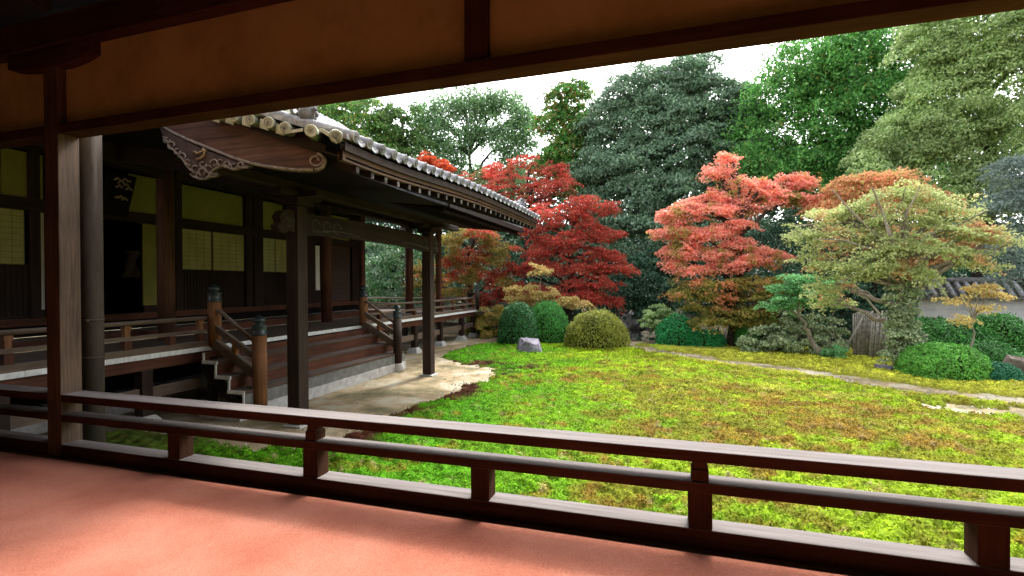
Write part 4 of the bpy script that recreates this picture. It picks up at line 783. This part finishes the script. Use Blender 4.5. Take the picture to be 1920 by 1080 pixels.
for pl, r0 in (([(1690,560),(1688,500),(1668,440),(1655,400),(1635,350)], .075), ([(1692,520),(1705,470),(1740,440),(1790,425),(1850,395)], .06), ([(1700,575),(1730,530),(1780,500),(1840,480),(1905,452)], .07), ([(1712,560),(1745,515),(1800,485),(1850,450)], .05),
                ([(1685,545),(1660,520),(1620,505),(1575,530)], .05), ([(1672,450),(1640,440),(1600,400),(1560,355)], .045), ([(1680,480),(1640,470),(1580,450),(1525,448)], .045), ([(1695,490),(1690,440),(1700,400),(1725,350)], .05), ([(1650,590),(1625,560),(1590,545)], .03), ([(1668,420),(1690,380),(1700,345)], .03)):
    Lp = [at(x, y, 13.45 - .12*i + (.25 if i % 2 else 0)) for i, (x, y) in enumerate(pl)]
    m.tube([Lp[0]*(1-t)+Lp[1]*t if k == 0 else Lp[k]*(1-t)+Lp[k+1]*t for k in range(len(Lp)-1) for t in (0, .5)] + [Lp[-1]], list(np.linspace(r0, r0*.2, 2*len(Lp)-1)), 8, False)
m.build('limbs', BARKG, _sm)
tree('small_maple', 'young fresh green maple on a bent grey trunk near the path', 'maple', (1538, 14.9), (1497, 585, 14.9), .075, [(1480,560,38,9,15), (1520,545,36,9,15), (1450,572,26,7,15), (1500,520,30,10,15), (1545,560,28,9,15), (1470,535,24,7,15.1), (1560,530,26,9,15)], 7500, .26, .04, L_MINT, BARKG, 'maple', asp=.5, core=.2, twigs=36, lean=.05)
tree('camellia_tree', 'glossy dark camellia with glints painted as pale leaves seen between the porch pillars', 'camellia', (740, 21), (740, 480), .12, [(700,475,50,45,21), (760,480,45,45,21), (720,530,55,50,20.5), (790,540,45,50,20.5), (690,560,40,40,20.5), (760,580,50,40,20.5)], 17000, .42, .075, L_CMEL, BARKD, 'oak', core=.4)
tree('yellow_sapling', 'pale yellow-leaved sapling with a slender light stem behind the round shrubs', 'sapling', (1000, 17.6), (1018, 505), .035, [(1010,505,22,10,17.6), (975,540,28,10,17.6), (1030,548,30,9,17.6), (1065,562,30,9,17.6), (960,560,26,9,17.6), (1000,560,30,10,17.6), (1085,570,24,7,17.6)], 7500, .24, .042, L_YEL, BARKG, 'maple', core=.2)
tree('yellow_sapling', 'tiny yellow sapling on a forked pale stem in front of the dark hedge', 'sapling', (1812, 12.9), (1826, 600), .03, [(1825,545,32,10,12.9), (1860,548,22,8,12.9), (1800,560,24,7,12.9), (1850,575,24,8,12.9), (1815,598,30,7,12.9), (1845,535,18,6,12.9)], 2200, .18, .03, L_YEL, BARKG, 'maple', core=.2, twigs=40)
# understory
def bush(label, blobs, n, sub, size, lm, name='shrub', cat='shrub', style='oak', asp=.5, core=.4, group=None, base=None):
    b = blobs[0]; bx = base or b[0]; return tree(name, label, cat, (bx, b[4]), (bx, b[1], b[4]), .04, blobs, n, sub, size, lm, BARKD, style, group, asp, core=core, twigs=10)
UG = 'dark understory bushes'
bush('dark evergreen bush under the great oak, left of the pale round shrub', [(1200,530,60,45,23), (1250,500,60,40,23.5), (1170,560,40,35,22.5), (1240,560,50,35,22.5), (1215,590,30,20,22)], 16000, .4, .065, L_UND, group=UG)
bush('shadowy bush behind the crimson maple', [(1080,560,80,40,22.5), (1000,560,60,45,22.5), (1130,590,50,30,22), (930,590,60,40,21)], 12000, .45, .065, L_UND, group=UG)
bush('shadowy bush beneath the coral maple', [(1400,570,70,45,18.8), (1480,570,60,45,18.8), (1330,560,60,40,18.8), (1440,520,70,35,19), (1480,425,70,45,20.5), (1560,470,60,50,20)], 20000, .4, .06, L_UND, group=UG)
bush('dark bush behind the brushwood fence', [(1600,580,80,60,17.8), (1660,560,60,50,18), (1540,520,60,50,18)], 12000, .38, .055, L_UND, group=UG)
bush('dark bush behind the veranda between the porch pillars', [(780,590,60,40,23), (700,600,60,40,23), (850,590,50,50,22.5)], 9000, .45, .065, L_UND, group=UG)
bush('yellow and orange low shrub between the veranda corner and the round shrubs', [(930,595,34,20,18), (965,590,36,16,18), (915,620,24,18,17.8), (1000,585,30,14,18.2)], 8000, .22, .04, L_MIX)
bush('pale fresh green rounded shrub beside the pond', [(1235,590,26,18,18), (1222,606,22,16,17.8), (1250,600,20,16,17.9)], 6000, .16, .045, L_LSH)
bush('pale pinkish low shrub at the pond edge', [(1225,632,22,12,17.3), (1245,640,20,8,17.2)], 1800, .14, .035, leafmat('pale_pink_leaves', [(.40,.34,.28), (.5,.45,.36), (.22,.26,.12)], .2))
bush('pale loose rhododendron spreading left of the bent maple trunk', [(1450,630,45,26,15.8), (1500,612,50,28,15.9), (1490,650,50,18,15.4), (1540,620,36,28,15.9), (1545,652,32,18,15.4), (1420,650,30,14,15.4)], 12000, .2, .045, L_RHO)
bush('small glossy shrub at the foot of the bent maple trunk', [(1558,662,20,12,14.8)], 900, .14, .04, L_MINT)
bush('leafy ivy and twigs wrapped round the foot of the spreading maple', [(1692,560,20,40,13.5), (1690,610,20,40,13.4), (1698,650,22,26,13.2), (1668,668,16,10,13.1)], 7000, .2, .035, L_RHO, 'ivy', 'ivy')
# clipped domes
CG = 'clipped round shrubs'
dome('clipped_shrub', 'dark green clipped ball beside the grey-purple rock', 971, 650, 37, 78, 16.0, .028, 12000, L_D1, group=CG)
dome('clipped_shrub', 'bright green clipped dome behind the dark green ball', 1026, 645, 41, 75, 16.9, .028, 13000, L_D2, group=CG)
dome('clipped_shrub', 'wide olive yellow clipped dome in front of the pond', 1118, 655, 59, 68, 15.8, .028, 17000, L_D3, group=CG, bump_=.09)
dome('clipped_shrub', 'small olive dome behind the far veranda leg', 896, 632, 24, 45, 18.6, .03, 4000, L_D3, group=CG)
dome('clipped_shrub', 'emerald green mound with low skirt right of the pond', 1272, 648, 42, 52, 17.2, .030, 9000, L_D4, group=CG, bump_=.15)
dome('clipped_shrub', 'low dark emerald mound joining the taller one by the coral maple', 1318, 648, 42, 30, 17.1, .030, 6000, L_D4, group=CG, bump_=.15)
dome('clipped_shrub', 'green clipped dome half behind the pale rhododendron', 1424, 650, 45, 60, 16.9, .03, 10000, L_D2, group=CG)
dome('clipped_shrub', 'fresh green clipped dome in front of the dark hedge at right', 1767, 714, 68, 62, 12.7, .026, 20000, L_D5, group=CG, bump_=.05)
dome('clipped_shrub', 'small blue-green clipped dome at the far right beside a rock', 1864, 722, 40, 34, 12.45, .024, 9000, leafmat('blue_green_leaves', [(.015,.11,.05), (.03,.17,.08), (.05,.23,.11)], .2), group=CG)
dome('clipped_shrub', 'middle green clipped dome behind the two front domes at right', 1852, 698, 50, 56, 13.5, .028, 10000, L_D6, group=CG)
dome('clipped_hedge', 'broad dark green clipped hedge mound below the garden wall, left hump', 1760, 685, 70, 86, 14.8, .03, 15000, L_D6, group=CG, bump_=.12)
dome('clipped_hedge', 'dark green clipped hedge mound below the garden wall, right hump', 1855, 690, 62, 92, 14.9, .03, 15000, L_D6, group=CG, bump_=.12)
# rocks
def rock(name, label, px, py, rx, ry, Y, m_, seed=0, sharp=.5, cat='rock'):
    s = px2m(px, Y); c = at(px, 540, Y); c[2] = -2.04; V = []; U, W = 56, 32; rg = np.random.default_rng(seed)
    pn = rg.normal(size=(13, 3)); pn[:, 2] = np.abs(pn[:, 2])*.4; pn[0] = (.12, -.1, 1); pn /= np.linalg.norm(pn, axis=1)[:, None]; ph = rg.uniform(.74, .98, 13); ph[0] = .72
    for j in range(W+1):
        for i in range(U):
            t = 2*math.pi*i/U; f = -.35 + (math.pi/2+.35)*j/W; d = np.array((math.cos(t)*math.cos(f), math.sin(t)*math.cos(f), math.sin(f)))
            k = np.min(np.append(ph/np.maximum(pn @ d, .05), 1.12)); k *= 1 + .10*(fbm(d[0]*3+seed, d[1]*3, d[2]*3, 4) - .5)*2; V.append(d*k*np.array((rx*s*1.05, rx*s*.85, ry*s*1.05)*np.array((1.3, 1.3, 1.3))))
    Fs = [(j*U+i, j*U+(i+1) % U, (j+1)*U+(i+1) % U, (j+1)*U+i) for j in range(W) for i in range(U)]
    o = tag(simple_mesh(name, V, Fs, m_, 4, False), label, cat); o.location = c; return o
R1 = noisy('purple_grey_rock', [(.3, (.06, .055, .07)), (.45, (.17, .155, .19)), (.6, (.27, .25, .30)), (.72, (.12, .10, .12))], 3, .85, .3, 1, 14, detail=10, bdist=.03)
R2 = noisy('mossy_beige_rock', [(.35, (.12, .12, .04)), (.5, (.42, .38, .28)), (.7, (.55, .50, .40))], 4, .9, .2, 1, 14, bdist=.03)
R3 = noisy('dark_grey_rock', [(.3, (.06, .06, .06)), (.7, (.24, .23, .22))], 4, .9, .2, 1, 14, bdist=.03)
rock('garden_rock', 'purple-grey angular rock lying in front of the dark green ball shrub', 993, 662, 22, 27, 14.0, R1, 3, .8)
rock('garden_rock', 'beige rock half hidden left of the olive dome', 1080, 650, 18, 26, 16.3, R2, 5)
rock('standing_stone', 'upright grey pointed stone on the far bank of the pond', 1180, 612, 11, 28, 24, noisy('grey_stone', [(.3, (.22,.21,.2)), (.7, (.42,.41,.4))], 5, .9, .2, .8, 14, bdist=.03), 9, .5, 'stone')
rock('garden_rock', 'flat dark rock along the far pond bank left of the standing stone', 1150, 614, 26, 12, 23.5, R3, 11)
rock('garden_rock', 'low dark rock along the far pond bank right of the standing stone', 1212, 616, 24, 10, 23, R3, 12)
rock('garden_rock', 'small grey rock at the foot of the spreading maple', 1660, 688, 16, 14, 13.2, R1, 14)
rock('garden_rock', 'dark brown rock cut by the right edge of the view', 1912, 708, 24, 42, 12.9, noisy('brown_rock', [(.3, (.07,.055,.045)), (.7, (.25,.2,.16))], 4, .9, .2, 1, 12, bdist=.03), 17)
# pond
wm, n_, b_ = mat('pond_water', .06, .6); b_.inputs['Base Color'].default_value = (.02, .025, .02, 1)
tc = N(n_, 'TexCoord'); t_ = N(n_, 'TexNoise'); t_.inputs['Scale'].default_value = 3; n_.links.new(tc.outputs['Object'], t_.inputs[0]); bp = N(n_, 'Bump'); bp.inputs['Strength'].default_value = .08; n_.links.new(t_.outputs[0], bp.inputs['Height']); n_.links.new(bp.outputs[0], b_.inputs['Normal'])
pts = [(-.4 + 1.9*math.cos(t)*(1+.15*math.sin(3*t)), 20.4 + 2.3*math.sin(t), -2.008) for t in np.linspace(0, 2*math.pi, 30)[:-1]]
m = MB(); m.add(pts, [tuple(range(len(pts)))]); tag(m.build('pond', wm), kind='structure')
# brushwood fence
fe = empty('brushwood_fence', tuple(atz(1635, 665)), 'weathered grey fence of leaning poles fanned out beside the spreading maple', 'fence')
polem = noisy('grey_pole', [(.3, (.16, .145, .13)), (.7, (.50, .46, .42))], 14, .9, .1, .4)
for k in range(12):
    t = k/11; MB().tube([at(1600+28*t, 668+5*t, 15.3 + .03*(k % 3)), at(1618+22*t - 18*(1-t), 588 - 6*math.sin(t*3), 15.4)], [.022, .016], 7).build('pole', polem, fe)
for k in range(10):
    t = k/9; MB().tube([at(1630+26*t, 676, 15.15 + .03*(k % 3)), at(1636+25*t + 2*math.sin(k*2.3), 582 + 5*(k % 3), 15.2)], [.026, .021], 8).build('pole', polem, fe)
for k in range(9):
    t = k/8; MB().tube([at(1585 + 10*t, 655 - 22*t, 15.1 + .02*k), at(1618 + 6*t, 594 - 9*t, 15.3)], [.016, .012], 6).build('pole', polem, fe)
# garden wall
gw = empty('garden_wall', tuple(at(1820, 600, 19)*np.array((1, 1, 0)) + (0, 0, -2)), 'whitewashed garden wall with grey tiled coping behind the hedge at right', 'wall')
WX0, WX1, WY = float(at(1722, 590, 19)[0]), 26, 19.0
zt = float(at(1800, 562, 19)[2]); zl = float(at(1800, 580, 19)[2])
WW = noisy('white_plaster', [(.3, (.42, .42, .42)), (.7, (.62, .62, .61))], 1.2, .9, .2, .1)
MB().box(WX0, WX1, WY, WY+.25, -2.02, zl).build('lower_wall', WW, gw); MB().box(WX0, WX1, WY-.02, WY+.27, zl+.003, zt).build('upper_wall', WW, gw)
MB().prism([(WY-.35, zt+.02), (WY-.35, zt+.06), (WY+.12, zt+.52), (WY+.6, zt+.06), (WY+.6, zt+.02)], WX0-.3, WX1, 'x').build('coping', TILED, gw)
m = MB(); x = WX0 - .2
while x < WX1:
    m.tube([(x, WY-.38, zt+.10), (x, WY+.12, zt+.58)], .07, 8); x += .24
m.tube([(WX0-.35, WY+.12, zt+.60), (WX1, WY+.12, zt+.60)], .10, 10)
m.build('coping_tiles', TILE, gw)
